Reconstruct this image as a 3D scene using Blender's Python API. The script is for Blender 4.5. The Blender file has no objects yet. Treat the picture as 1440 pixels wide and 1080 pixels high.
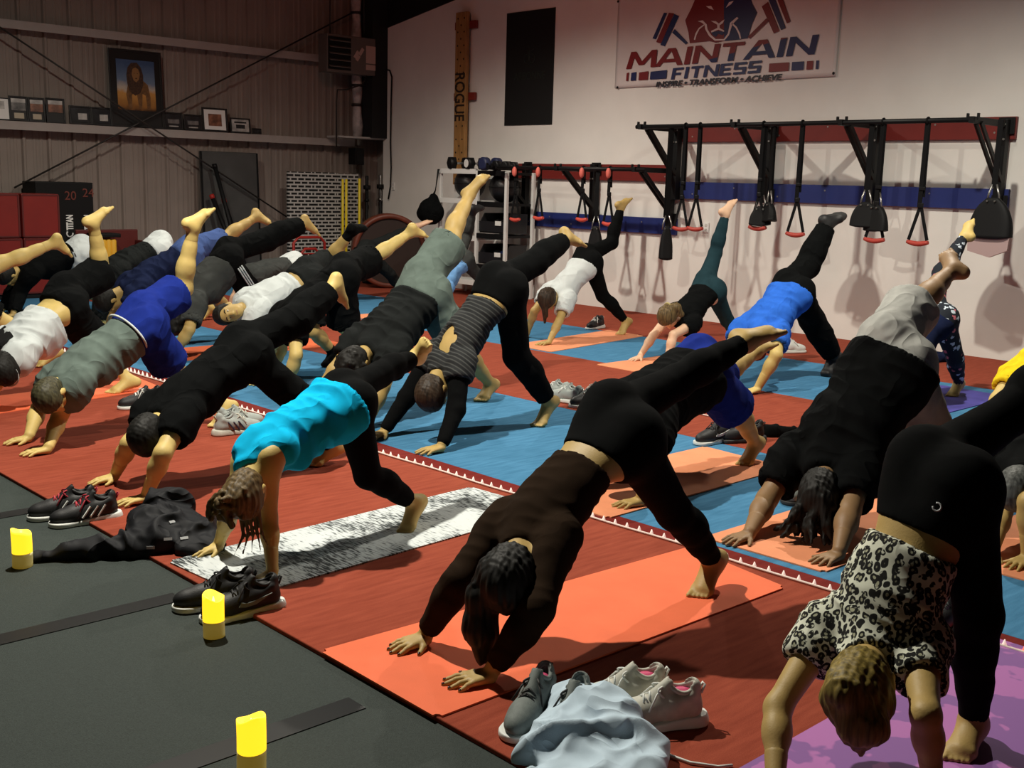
import bpy, bmesh, math, random
import numpy as np
from mathutils import Vector, Matrix
random.seed(7); np.random.seed(7)
scn = bpy.context.scene
COL = scn.collection
# ------------------------------------------------------------------ camera
W_, H_ = 1440, 1080
FPX = 1600.0
CAMP = np.array([0., 0., 1.6])
def cam_axes():
    vl = (-800., 215.); hc = 257.
    dy = np.array([vl[0]-720, -(vl[1]-540), -FPX]); dy /= np.linalg.norm(dy)
    p2 = np.array([0, -(hc-540), -FPX])
    up = np.cross(p2, dy); up /= np.linalg.norm(up)
    if up[1] < 0: up = -up
    return np.stack([np.cross(dy, up), dy, up])
RC = cam_axes()
def _ray(px, py): return RC @ np.array([px-720., -(py-540.), -FPX])
def on_x(px, py, X): d = _ray(px, py); return CAMP + (X-CAMP[0])/d[0]*d
def on_y(px, py, Y): d = _ray(px, py); return CAMP + (Y-CAMP[1])/d[1]*d
def on_z(px, py, Z=0.): d = _ray(px, py); return CAMP + (Z-CAMP[2])/d[2]*d
cd = bpy.data.cameras.new('camera'); cam = bpy.data.objects.new('camera', cd); COL.objects.link(cam)
M = Matrix([[*RC[i], CAMP[i]] for i in range(3)] + [[0, 0, 0, 1]])
cam.matrix_world = M
cd.sensor_fit = 'HORIZONTAL'; cd.sensor_width = 36.; cd.lens = 36.*FPX/1440.; cd.clip_end = 200
scn.camera = cam
# ------------------------------------------------------------------ materials
def rgb(r, g, b):
    f = lambda c: (c/255/12.92) if c/255 <= .04045 else ((c/255+.055)/1.055)**2.4
    return (f(r), f(g), f(b), 1.)
MATS = {}
def mat(name, col, rough=.7, metal=0., var=0., vscale=20., bump=0., bscale=200., spec=.4, emit=None, estr=0., aniso=None):
    if name in MATS: return MATS[name]
    m = bpy.data.materials.new(name); m.use_nodes = True
    nt = m.node_tree; b = nt.nodes['Principled BSDF']
    b.inputs['Roughness'].default_value = rough; b.inputs['Metallic'].default_value = metal
    b.inputs['Specular IOR Level'].default_value = spec
    b.inputs['Base Color'].default_value = col
    if var or bump:
        tc = nt.nodes.new('ShaderNodeTexCoord')
        mp = nt.nodes.new('ShaderNodeMapping'); nt.links.new(tc.outputs['Object'], mp.inputs['Vector'])
        if aniso: mp.inputs['Scale'].default_value = aniso
    if var:
        n = nt.nodes.new('ShaderNodeTexNoise'); n.inputs['Scale'].default_value = vscale; n.inputs['Detail'].default_value = 4
        nt.links.new(mp.outputs[0], n.inputs['Vector'])
        r = nt.nodes.new('ShaderNodeValToRGB')
        r.color_ramp.elements[0].position = .3; r.color_ramp.elements[1].position = .7
        r.color_ramp.elements[0].color = [c*(1-var) for c in col[:3]]+[1]
        r.color_ramp.elements[1].color = [min(1, c*(1+var)) for c in col[:3]]+[1]
        nt.links.new(n.outputs['Fac'], r.inputs['Fac']); nt.links.new(r.outputs['Color'], b.inputs['Base Color'])
    if bump:
        n2 = nt.nodes.new('ShaderNodeTexNoise'); n2.inputs['Scale'].default_value = bscale; n2.inputs['Detail'].default_value = 3
        nt.links.new(mp.outputs[0], n2.inputs['Vector'])
        bp = nt.nodes.new('ShaderNodeBump'); bp.inputs['Strength'].default_value = bump; bp.inputs['Distance'].default_value = .01
        nt.links.new(n2.outputs['Fac'], bp.inputs['Height']); nt.links.new(bp.outputs[0], b.inputs['Normal'])
    if emit:
        b.inputs['Emission Color'].default_value = emit; b.inputs['Emission Strength'].default_value = estr
    MATS[name] = m; return m
def ramp_mat(name, build, rough=.8):
    """procedural material: build(nt, coord_socket) returns a colour socket"""
    if name in MATS: return MATS[name]
    m = bpy.data.materials.new(name); m.use_nodes = True; nt = m.node_tree
    b = nt.nodes['Principled BSDF']; b.inputs['Roughness'].default_value = rough; b.inputs['Specular IOR Level'].default_value = .3
    tc = nt.nodes.new('ShaderNodeTexCoord')
    nt.links.new(build(nt, tc.outputs['Object']), b.inputs['Base Color'])
    MATS[name] = m; return m
def node(nt, t, **k):
    n = nt.nodes.new(t)
    for a, v in k.items():
        if a in n.inputs: n.inputs[a].default_value = v
        else: setattr(n, a, v)
    return n
def ramp(nt, fac, stops, interp='LINEAR'):
    r = nt.nodes.new('ShaderNodeValToRGB'); cr = r.color_ramp; cr.interpolation = interp
    while len(cr.elements) < len(stops): cr.elements.new(.5)
    for e, (p, c) in zip(cr.elements, stops): e.position = p; e.color = c
    nt.links.new(fac, r.inputs['Fac']); return r.outputs['Color']
# ------------------------------------------------------------------ object helpers
def tag(o, label=None, cat=None, group=None, kind=None):
    if label: o['label'] = label
    if cat: o['category'] = cat
    if group: o['group'] = group
    if kind: o['kind'] = kind
    return o
def empty(name, loc=(0, 0, 0), rz=0., label=None, cat=None, group=None):
    o = bpy.data.objects.new(name, None); COL.objects.link(o); o.location = loc; o.rotation_euler = (0, 0, rz)
    o.empty_display_size = .1
    return tag(o, label, cat, group)
def np_mesh(name, V, Q, smooth=True):
    me = bpy.data.meshes.new(name); V = np.asarray(V, np.float32); Q = np.asarray(Q, np.int32)
    me.vertices.add(len(V)); me.vertices.foreach_set('co', V.ravel())
    k = Q.shape[1]
    me.loops.add(Q.size); me.loops.foreach_set('vertex_index', Q.ravel())
    me.polygons.add(len(Q)); me.polygons.foreach_set('loop_start', np.arange(0, Q.size, k, dtype=np.int32))
    me.polygons.foreach_set('use_smooth', np.full(len(Q), smooth))
    me.update(calc_edges=True); me.validate()
    return me
def link(name, me, m=None, parent=None, loc=None):
    o = bpy.data.objects.new(name, me); COL.objects.link(o)
    if m is not None:
        for q in (m if isinstance(m, (list, tuple)) else [m]): me.materials.append(q)
    if parent is not None: o.parent = parent
    if loc is not None: o.location = loc
    return o
class MB:
    """small mesh builder collecting shapes into one bmesh"""
    def __init__(s): s.bm = bmesh.new()
    def box(s, c, d, rot=None, bevel=0., mi=0):
        r = bmesh.ops.create_cube(s.bm, size=1.)
        v = r['verts']
        for q in v: q.co = Vector((q.co.x*d[0], q.co.y*d[1], q.co.z*d[2]))
        if bevel:
            es = list({e for q in v for e in q.link_edges})
            bb = bmesh.ops.bevel(s.bm, geom=es, offset=bevel, segments=2, affect='EDGES', profile=.5)
            v = list({q for f in bb['faces'] for q in f.verts} | {q for q in v if q.is_valid})
            comp = set(v); st = list(v)
            while st:
                q = st.pop()
                for e in q.link_edges:
                    o = e.other_vert(q)
                    if o not in comp: comp.add(o); st.append(o)
            v = list(comp)
        for q in v:
            co = q.co if rot is None else rot @ q.co
            q.co = co + Vector(c)
        for f in {f for q in v for f in q.link_faces}: f.material_index = mi
        return s
    def bar(s, p, q, w, h=None, up=(0, 0, 1), bevel=0., mi=0):
        p, q = Vector(p), Vector(q); x = (q-p); L = x.length; x.normalize()
        u = Vector(up)
        if abs(x.dot(u)) > .98: u = Vector((1, 0, 0))
        y = u.cross(x).normalized(); z = x.cross(y)
        R = Matrix((x, y, z)).transposed()
        return s.box((p+q)/2, (L, w, h or w), R, bevel, mi)
    def tube(s, pts, r, n=8, cap=True, mi=0, closed=False):
        pts = [Vector(p) for p in pts]; N = len(pts)
        rs = r if isinstance(r, (list, tuple)) else [r]*N
        rings = []; prev = None
        for i, p in enumerate(pts):
            if closed: t = pts[(i+1) % N]-pts[i-1]
            else: t = pts[min(i+1, N-1)]-pts[max(i-1, 0)]
            t.normalize()
            if prev is None:
                a = Vector((0, 0, 1)) if abs(t.z) < .9 else Vector((1, 0, 0))
                u = t.cross(a).normalized()
            else:
                u = prev - t*prev.dot(t)
                u = u.normalized() if u.length > 1e-6 else t.orthogonal().normalized()
            prev = u; v = t.cross(u)
            rings.append([s.bm.verts.new(p + (u*math.cos(k*2*math.pi/n) + v*math.sin(k*2*math.pi/n))*rs[i]) for k in range(n)])
        R = rings + ([rings[0]] if closed else [])
        for A, B in zip(R, R[1:]):
            for k in range(n):
                f = s.bm.faces.new((A[k], A[(k+1) % n], B[(k+1) % n], B[k])); f.smooth = True; f.material_index = mi
        if cap and not closed:
            f = s.bm.faces.new(rings[0][::-1]); f.material_index = mi
            f = s.bm.faces.new(rings[-1]); f.material_index = mi
        return s
    def sphere(s, c, r, sc=(1, 1, 1), u=16, v=10, mi=0, rot=None):
        R = bmesh.ops.create_uvsphere(s.bm, u_segments=u, v_segments=v, radius=r)
        for q in R['verts']:
            co = Vector((q.co.x*sc[0], q.co.y*sc[1], q.co.z*sc[2]))
            if rot is not None: co = rot @ co
            q.co = co + Vector(c)
        for f in {f for q in R['verts'] for f in q.link_faces}: f.smooth = True; f.material_index = mi
        return s
    def lathe(s, c, prof, n=24, axis='z', mi=0):
        rings = []
        for r, h in prof:
            ring = []
            for k in range(n):
                a = 2*math.pi*k/n; x, y = r*math.cos(a), r*math.sin(a)
                co = {'z': (x, y, h), 'x': (h, x, y), 'y': (y, h, x)}[axis]
                ring.append(s.bm.verts.new(Vector(c)+Vector(co)))
            rings.append(ring)
        for A, B in zip(rings, rings[1:]):
            for k in range(n):
                f = s.bm.faces.new((A[k], A[(k+1) % n], B[(k+1) % n], B[k])); f.smooth = True; f.material_index = mi
        f = s.bm.faces.new(rings[0][::-1]); f.material_index = mi
        f = s.bm.faces.new(rings[-1]); f.material_index = mi
        return s
    def prism(s, pts, o, ax, ay, depth, mi=0):
        """outline pts (2-D) on plane o + x*ax + y*ay, extruded by depth along ax x ay"""
        ax, ay = Vector(ax), Vector(ay); n = ax.cross(ay).normalized()
        A = [s.bm.verts.new(Vector(o)+ax*x+ay*y) for x, y in pts]; B = [s.bm.verts.new(q.co+n*depth) for q in A]
        k = len(A); fs = [s.bm.faces.new(A[::-1]), s.bm.faces.new(B)]
        for i in range(k): fs.append(s.bm.faces.new((A[i], A[(i+1) % k], B[(i+1) % k], B[i])))
        for f in fs: f.material_index = mi
        return s
    def build(s, name, m, parent=None, loc=None):
        bmesh.ops.recalc_face_normals(s.bm, faces=s.bm.faces)
        me = bpy.data.meshes.new(name); s.bm.to_mesh(me); s.bm.free()
        return link(name, me, m, parent, loc)
def text_mesh(name, body, size, o, ax, ay, m, parent=None, depth=.004, shear=0., bold=0., width=None, space=1., align='CENTER'):
    cu = bpy.data.curves.new(name, 'FONT'); cu.body = body; cu.size = size; cu.extrude = depth; cu.shear = shear; cu.offset = bold
    cu.align_x = align; cu.align_y = 'CENTER'; cu.space_character = space
    t = bpy.data.objects.new(name, cu); COL.objects.link(t)
    dg = bpy.context.evaluated_depsgraph_get(); me = bpy.data.meshes.new_from_object(t.evaluated_get(dg))
    bpy.data.objects.remove(t)
    co = np.empty(len(me.vertices)*3); me.vertices.foreach_get('co', co); co = co.reshape(-1, 3)
    if width: co[:, 0] *= width/max(1e-6, np.ptp(co[:, 0]))
    if align == 'CENTER': co[:, 0] -= (co[:, 0].max()+co[:, 0].min())/2
    co[:, 1] -= (co[:, 1].max()+co[:, 1].min())/2
    ax, ay = np.array(ax, float), np.array(ay, float); az = np.cross(ax, ay)
    w = np.array(o, float) + co[:, :1]*ax + co[:, 1:2]*ay + co[:, 2:3]*az
    me.vertices.foreach_set('co', w.ravel()); me.update()
    return link(name, me, m, parent)
# ------------------------------------------------------------------ implicit surfaces
class Grid:
    def __init__(s, lo, hi, h):
        s.h = h; s.lo = np.floor(np.asarray(lo)/h)*h; s.n = np.ceil((np.asarray(hi)-s.lo)/h).astype(int)+1
        s.ax = [s.lo[i]+h*np.arange(s.n[i], dtype=np.float32) for i in range(3)]
    def field(s): return np.full(s.n, 1., np.float32)
    def sub(s, lo, hi):
        a = np.clip(np.floor((lo-s.lo)/s.h).astype(int), 0, s.n); b = np.clip(np.ceil((hi-s.lo)/s.h).astype(int)+1, 0, s.n)
        sl = tuple(slice(a[i], b[i]) for i in range(3))
        if any(b[i] <= a[i] for i in range(3)): return None, None
        P = (s.ax[0][sl[0]][:, None, None], s.ax[1][sl[1]][None, :, None], s.ax[2][sl[2]][None, None, :])
        return sl, P
    def full(s): return (s.ax[0][:, None, None], s.ax[1][None, :, None], s.ax[2][None, None, :])
def smin(a, b, k):
    if k <= 0: return np.minimum(a, b)
    h = np.maximum(k-np.abs(a-b), 0)/k
    return np.minimum(a, b)-h*h*k*.25
class Cap:      # tapered capsule
    def __init__(s, a, b, ra, rb, k=.03):
        s.a, s.b, s.ra, s.rb, s.k = np.asarray(a, float), np.asarray(b, float), ra, rb, k
    def box(s): r = max(s.ra, s.rb); return np.minimum(s.a, s.b)-r, np.maximum(s.a, s.b)+r
    def f(s, P):
        d = s.b-s.a; L2 = max(d@d, 1e-9)
        q = [P[i]-s.a[i] for i in range(3)]
        t = np.clip((q[0]*d[0]+q[1]*d[1]+q[2]*d[2])/L2, 0, 1)
        return np.sqrt((q[0]-t*d[0])**2+(q[1]-t*d[1])**2+(q[2]-t*d[2])**2)-(s.ra+(s.rb-s.ra)*t)
class Ell:      # ellipsoid with axes rows of R
    def __init__(s, c, r, R=np.eye(3), k=.03): s.c, s.r, s.R, s.k = np.asarray(c, float), np.asarray(r, float), np.asarray(R, float), k
    def box(s):
        e = np.sqrt(((s.R*s.r[:, None])**2).sum(0)); return s.c-e, s.c+e
    def f(s, P):
        q = [P[i]-s.c[i] for i in range(3)]
        u = [(q[0]*s.R[j, 0]+q[1]*s.R[j, 1]+q[2]*s.R[j, 2])/s.r[j] for j in range(3)]
        k0 = np.sqrt(u[0]**2+u[1]**2+u[2]**2); k1 = np.sqrt(sum((u[j]/s.r[j])**2 for j in range(3)))
        return k0*(k0-1)/np.maximum(k1, 1e-6)
class Loft:     # torso: elliptical sections along an axis
    def __init__(s, P0, P1, r0, r1, tab, bulge=.0, k=.05):
        s.P0, s.P1 = P0, P1; s.L = np.linalg.norm(P1-P0); s.a = (P1-P0)/s.L; s.k = k
        o = lambda r: (r-s.a*(r@s.a))/np.linalg.norm(r-s.a*(r@s.a))
        s.r0, s.r1 = o(r0), o(r1); s.tab = tab; s.bulge = bulge
    def box(s): m = max(s.tab['w'])+.05; return np.minimum(s.P0, s.P1)-m-.03, np.maximum(s.P0, s.P1)+m+.03
    def sv(s, P): return ((P[0]-s.P0[0])*s.a[0]+(P[1]-s.P0[1])*s.a[1]+(P[2]-s.P0[2])*s.a[2])/s.L
    def f(s, P, o=0.):
        T = s.tab; sv = s.sv(P); sc = np.clip(sv, T['s'][0], T['s'][-1])
        t = np.clip(sv, 0, 1)
        d0 = np.cross(s.r0, s.a); d1 = np.cross(s.r1, s.a)
        q = [P[i]-s.P0[i]-sc*s.L*s.a[i] for i in range(3)]
        r = [s.r0[i]+(s.r1[i]-s.r0[i])*t for i in range(3)]; d = [d0[i]+(d1[i]-d0[i])*t for i in range(3)]
        al = q[0]*r[0]+q[1]*r[1]+q[2]*r[2]
        bd = q[0]*d[0]+q[1]*d[1]+q[2]*d[2] - s.bulge*np.sin(np.pi*t)
        at = (sv-sc)*s.L
        N = 64; g = np.linspace(T['s'][0], T['s'][-1], N)
        def sm(key):
            v = np.interp(g, T['s'], T[key]); 
            for _ in range(6): v[1:-1] = (v[:-2]+2*v[1:-1]+v[2:])/4
            return v
        w = np.interp(sc, g, sm('w'))+o; hd = np.interp(sc, g, sm('hd'))+o; hv = np.interp(sc, g, sm('hv'))+o
        h = np.where(bd > 0, hd, hv)
        u0, u1 = al/w, bd/h
        k0 = np.sqrt(u0**2+u1**2); k1 = np.sqrt((u0/w)**2+(u1/h)**2)
        dd = np.where(k0 < .05, -np.minimum(w, h), k0*(k0-1)/np.maximum(k1, 1e-6))
        return np.where(np.abs(at) > 1e-7, np.sqrt(np.maximum(dd, 0)**2+at**2)+np.minimum(dd, 0)*0, dd).astype(np.float32)
def add(G, F, prims, off=0.):
    for p in prims:
        lo, hi = p.box(); m = abs(off)+p.k+3*G.h
        sl, P = G.sub(lo-m, hi+m)
        if sl is None: continue
        d = p.f(P, off) if isinstance(p, Loft) else p.f(P)-off
        F[sl] = smin(F[sl], d, p.k)
    return F
def carve(G, F, prims, off=0.):
    for p in prims:
        lo, hi = p.box(); sl, P = G.sub(lo-off-2*G.h, hi+off+2*G.h)
        if sl is None: continue
        F[sl] = np.maximum(F[sl], -(p.f(P)-off))
    return F
def half(G, F, pt, n):      # keep the side where (p-pt).n < 0
    P = G.full(); return np.maximum(F, (P[0]-pt[0])*n[0]+(P[1]-pt[1])*n[1]+(P[2]-pt[2])*n[2])
def limb(G, prims, off, pt=None, n=None, th=.013, depth=.06):
    """garment tube: prims inflated by off, cut at plane, hollowed behind the cut"""
    F = add(G, G.field(), prims, off)
    if pt is not None:
        P = G.full(); pl = (P[0]-pt[0])*n[0]+(P[1]-pt[1])*n[1]+(P[2]-pt[2])*n[2]
        Fc = np.maximum(F, pl)
        hole = np.maximum(F+th, -(pl+depth))
        F = np.maximum(Fc, -hole)
    return F
def nets(G, F):
    F = F.copy(); F[0] = F[-1] = 1; F[:, 0] = F[:, -1] = 1; F[:, :, 0] = F[:, :, -1] = 1
    ins = F < 0
    c = ins[:-1, :-1, :-1].astype(np.int8)
    tot = np.zeros(c.shape, np.int8)
    for i in (0, 1):
        for j in (0, 1):
            for k in (0, 1):
                tot += ins[i:ins.shape[0]-1+i, j:ins.shape[1]-1+j, k:ins.shape[2]-1+k]
    act = (tot > 0) & (tot < 8)
    idx = np.full(c.shape, -1, np.int32); I = np.argwhere(act)
    if not len(I): return np.zeros((0, 3)), np.zeros((0, 4), int)
    idx[act] = np.arange(len(I))
    cor = {}
    for i in (0, 1):
        for j in (0, 1):
            for k in (0, 1): cor[i, j, k] = F[I[:, 0]+i, I[:, 1]+j, I[:, 2]+k]
    S = np.zeros((len(I), 3)); Nn = np.zeros(len(I))
    for a in cor:
        for ax in range(3):
            if a[ax] == 0:
                b = list(a); b[ax] = 1; b = tuple(b); fa, fb = cor[a], cor[b]
                m = (fa < 0) != (fb < 0); t = np.where(m, fa/np.where(m, fa-fb, 1), 0)
                p = np.array(a, float)[None].repeat(len(I), 0); p[:, ax] += t
                S += p*m[:, None]; Nn += m
    V = (I+S/Nn[:, None])*G.h+G.lo
    Q = []
    for ax in range(3):
        o = [x for x in range(3) if x != ax]
        s0 = [slice(None)]*3; s1 = [slice(None)]*3; s0[ax] = slice(0, -1); s1[ax] = slice(1, None)
        A, B = ins[tuple(s0)], ins[tuple(s1)]
        E = np.argwhere(A != B); fl = A[tuple(E.T)]
        e1 = np.zeros(3, int); e1[o[0]] = 1; e2 = np.zeros(3, int); e2[o[1]] = 1
        g = lambda q: idx[tuple(q.T)]
        q = np.stack([g(E-e1-e2), g(E-e2), g(E), g(E-e1)], 1)
        flip = fl if ax != 1 else ~fl
        q[~flip] = q[~flip][:, ::-1]
        Q.append(q)
    Q = np.concatenate(Q); return V, Q[(Q >= 0).all(1)]
def vnormals(V, Q):
    n = np.cross(V[Q[:, 2]]-V[Q[:, 0]], V[Q[:, 3]]-V[Q[:, 1]]); N = np.zeros_like(V)
    for i in range(4): np.add.at(N, Q[:, i], n)
    return N/np.maximum(np.linalg.norm(N, axis=1, keepdims=True), 1e-9)
def relax(V, Q, it=1):
    for _ in range(it):
        S = np.zeros_like(V); c = np.zeros(len(V))
        for i in range(4):
            np.add.at(S, Q[:, i], V[Q[:, (i+1) % 4]]+V[Q[:, i-1]]); np.add.at(c, Q[:, i], 2)
        V = V*.5+.5*S/np.maximum(c, 1)[:, None]
    return V
def waves(P, seed, fr, stretch=None, n=7):
    """sum of warped sines, roughly -1..1"""
    r = np.random.RandomState(seed); out = np.zeros(len(P)); P = P if stretch is None else P@stretch
    wp = np.stack([np.sin(P@r.randn(3)*fr*.5+r.rand()*6) for _ in range(3)], 1)*.35/fr
    Pw = P+wp
    for i in range(n):
        d = r.randn(3); d /= np.linalg.norm(d); f = fr*(.6+1.1*r.rand())
        out += np.sin(Pw@d*f+r.rand()*6.28)
    return out/n*1.6
def garment(name, G, F, m, parent, seed=1, amp=.004, fr=45., axis=None, loft=None, rl=1):
    V, Q = nets(G, F)
    if not len(V): return None
    V = relax(V, Q, rl)
    if amp:
        st = None
        if axis is not None:
            a = axis/np.linalg.norm(axis); st = np.eye(3)*.45+np.outer(a, a)*.9
        w = waves(V, seed, fr, st); w = 1-np.abs(w)*1.4
        V = V+vnormals(V, Q)*(amp*np.clip(.35+.65*w, -.1, 1.2))[:, None]
    o = link(name, np_mesh(name, V, Q), m, parent)
    if loft is not None:
        at = o.data.attributes.new('s', 'FLOAT', 'POINT'); at.data.foreach_set('value', loft.sv(V.T.astype(np.float32)).astype(np.float32))
    return o
# ------------------------------------------------------------------ people
def U(v): v = np.asarray(v, float); return v/max(np.linalg.norm(v), 1e-9)
TAB = {
 'f': dict(s=[-.2, 0, .2, .42, .7, .92, 1.12], w=[.09, .160, .152, .120, .136, .138, .075], hd=[.05, .092, .085, .074, .086, .08, .045], hv=[.05, .085, .09, .08, .118, .088, .045]),
 'm': dict(s=[-.2, 0, .2, .42, .7, .92, 1.12], w=[.09, .150, .150, .142, .164, .168, .085], hd=[.05, .088, .085, .08, .094, .085, .05], hv=[.05, .085, .095, .10, .112, .09, .05])}
def tab(sex, k, wk=1., drop=0., s0=.05, s1=.7, flare=0.):
    t = TAB[sex]; o = dict(s=t['s'])
    o['w'] = [x*k*wk for x in t['w']]; o['hd'] = [x*k*wk for x in t['hd']]; o['hv'] = [x*k*wk for x in t['hv']]
    o['hv'] = [h+(drop if s0 <= s <= s1 else 0) for s, h in zip(o['s'], o['hv'])]
    o['w'] = [h+(flare if s <= .3 else 0) for s, h in zip(o['s'], o['w'])]
    return o
def hand(W, T, side, k, E):
    """palm and five fingers from wrist W to middle fingertip T resting on the floor"""
    W, T = np.asarray(W, float), np.asarray(T, float)
    f = U(np.array([T[0]-W[0], T[1]-W[1], 0])); up = np.array([0, 0, 1.]); s = np.cross(f, up)   # s: right of the fingers
    inn = -s if side == 'r' else s
    L = np.clip(np.linalg.norm((T-W)[:2]), .14*k, .20*k); u = L/.18
    P = []; nails = []
    pz = .020*k
    heel = W+f*.012*u; heel[2] = max(.026*k, W[2]-.022)
    P.append(Cap(W, heel, .024*k, .022*k, .012))
    base = []
    for i, (off, fl, spread, ln) in enumerate(((.036, .088, .20, .068), (.012, .094, .05, .076), (-.013, .090, -.10, .070), (-.035, .080, -.28, .055))):
        kn = W+f*fl*u+inn*off*u; kn[2] = pz+.004
        h2 = heel+inn*off*.55*u
        P.append(Cap(h2, kn, .017*k, .0125*k, .014))
        d = U(f+inn*spread)
        a = kn+d*ln*.48*u; a[2] = pz+.001; b = kn+d*ln*.8*u; b[2] = .013*k; c = kn+d*ln*1.08*u; c[2] = .0085*k
        P += [Cap(kn, a, .0105*k, .0095*k, .004), Cap(a, b, .0093*k, .0085*k, .003), Cap(b, c, .0085*k, .0068*k, .003)]
        nails.append((c+np.array([0, 0, .0052*k])-d*.002, d))
    t0 = heel+f*.018*u+inn*.022*u; t1 = W+f*.050*u+inn*.056*u; t1[2] = .018*k; t2 = W+f*.078*u+inn*.078*u; t2[2] = .011*k
    P += [Cap(t0, t1, .017*k, .0125*k, .010), Cap(t1, t2, .0115*k, .0085*k, .004)]
    t3 = t2+U(t2-t1)*.014*k; t3[2] = .010*k
    P.append(Cap(t2, t3, .0088*k, .007*k, .004)); nails.append((t3+np.array([0, 0, .005*k]), U(t2-t1)))
    return P, nails
def foot(K, A, T, r, standing, k):
    K, A, T = map(lambda x: np.asarray(x, float), (K, A, T)); v = U(T-A); sh = U(A-K)
    L = np.linalg.norm(T-A)
    heel = A+U(sh*.75-v*.75)*.050*k
    if standing: heel[2] = max(heel[2], .03*k)
    B = A+(T-A)*.66
    if standing: B[2] = .026*k
    elif True: B = B+U(sh-v*(sh@v))*.012*k
    lat = r-v*(r@v); lat = U(lat)
    P = [Cap(A, heel, .037*k, .031*k, .03), Cap(heel, B, .030*k, .024*k, .035), Cap(A, B, .035*k, .023*k, .035)]
    for o in (-.03, -.01, .012, .03): P.append(Cap(A+(B-A)*.35+lat*o*.5*k, B+lat*o*k, .020*k, .0165*k, .02))
    tv = U(np.array([v[0], v[1], -.02])) if standing else U(v+sh*-.15)
    toes = []
    for o, ln, ra in ((-.034, .058, .0130), (-.015, .052, .0095), (.001, .047, .0092), (.017, .040, .0088), (.032, .032, .0085)):
        toes.append((o, ln, ra))
    return P, B, lat, tv, toes
PEOPLE = {}
def person(key, J, H, st, sex, spec):
    lab, S = spec['label'], spec
    J = {k: np.array(v, float) for k, v in J.items()}
    base = np.array([J['t'+st][0], J['t'+st][1], 0.])
    for k in J: J[k] = J[k]-base
    k = H/1.70; b = S.get('build', 1.)
    near = S.get('res', 1)           # 0 near, 1 middle, 2 far
    h = (.010, .012, .015)[near]; hh = (.0036, .005, .0065)[near]
    ph, ps = (J['pr']+J['pl'])/2, (J['sr']+J['sl'])/2
    r0, r1 = U(J['pr']-J['pl']), U(J['sr']-J['sl'])
    a = U(ps-ph); r0 = U(r0*.5+np.array([0, .8, 0])); r1 = U(r1*.6+np.array([0, .6, 0]))
    d = U(np.cross(U(r0+r1), a))
    bul = S.get('arch', .02)*k
    core = Loft(ph, ps, r0, r1, tab(sex, k*b), bul, .05*k)
    gl = (.104 if sex == 'f' else .096)*k*b
    glut = [Cap(J['p'+s]+d*.022*k-a*.03*k, J['p'+s]+d*.005*k+a*.05*k, gl, gl*.85, .06*k) for s in 'rl']
    thigh, shin, calf = {}, {}, {}
    tr, kr_, ar_ = (.090, .060, .036) if sex == 'f' else (.086, .061, .038)
    for s in 'rl':
        p, kn, an = J['p'+s], J['k'+s], J['a'+s]
        thigh[s] = [Cap(p, kn, tr*k*b, kr_*k*b, .05*k)]
        back = U(np.cross(np.array([0, 1., 0]), U(kn-an)));
        if back @ (an-p+(0, 0, 0)) < -1: back = -back
        # calf muscle on the flexor side of the knee (away from the shin front)
        fwd = U(kn-(p+an)/2) if np.linalg.norm(kn-(p+an)/2) > .03 else (-back)
        shin[s] = [Cap(kn, kn+(an-kn)*.36-fwd*.012*k, kr_*.96*k*b, .056*k*b, .03*k), Cap(kn+(an-kn)*.30-fwd*.014*k, kn+(an-kn)*.66-fwd*.006*k, .055*k*b, .042*k*b, .04*k), Cap(kn+(an-kn)*.6, an, .043*k*b, ar_*k, .03*k)]
    ua, fa = {}, {}
    sr_, er_, wr_ = (.050, .040, .026) if sex == 'f' else (.057, .046, .030)
    for s in 'rl':
        sh, el, wr = J['s'+s], J['e'+s], J['w'+s]
        ua[s] = [Cap(sh-a*.05*k, sh+(el-sh)*.18, .058*k*b, sr_*1.1*k*b, .06*k), Cap(sh, el, sr_*1.12*k*b, er_*k*b, .04*k)]
        fa[s] = [Cap(el, el+(wr-el)*.35, er_*k*b, er_*1.0*k*b, .025*k), Cap(el+(wr-el)*.3, wr, er_*1.0*k*b, wr_*k, .03*k)]
    # ---- head
    hd = J['hd']; c = U(U(hd-ps)*.75+a*.25) if 'crown' not in S else U(S['crown'])
    fv = U(S['face']) if 'face' in S else -d
    f = U(fv-c*(fv@c)); rr = np.cross(f, c); R = np.stack([rr, f, c]); q = H/1.70*.97
    at = lambda x, y, z: hd+rr*x*q+f*y*q+c*z*q
    neck = [Cap(ps+a*.02*k, at(0, -.025, -.085), .062*k*b, .053*q, .04)]
    skull = [Ell(at(0, -.012, .022), np.array([.078, .098, .092])*q, R, .03), Ell(at(0, .028, -.055), np.array([.062, .066, .068])*q, R, .04), Ell(at(0, .052, -.088), np.array([.032, .034, .026])*q, R, .03)]
    feat = [Cap(at(0, .086, .006), at(0, .108, -.038), .010*q, .015*q, .012), Ell(at(.013, .098, -.042), np.array([.009]*3)*q, R, .008), Ell(at(-.013, .098, -.042), np.array([.009]*3)*q, R, .008),
            Cap(at(-.018, .089, -.066), at(.018, .089, -.066), .008*q, .008*q, .008), Cap(at(-.016, .087, -.077), at(.016, .087, -.077), .009*q, .009*q, .008),
            Cap(at(-.045, .072, .012), at(-.012, .084, .014), .010*q, .010*q, .012), Cap(at(.045, .072, .012), at(.012, .084, .014), .010*q, .010*q, .012)]
    for sg in (1, -1): feat += [Ell(at(sg*.080, -.012, -.022), np.array([.010, .020, .033])*q, R, .008), Ell(at(sg*.076, .0, -.045), np.array([.008, .012, .012])*q, R, .008)]
    # ---- body mesh: several patches of the same surface, finer at head, hands and feet
    allp = [core]+glut+thigh['r']+thigh['l']+shin['r']+shin['l']+ua['r']+ua['l']
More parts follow.
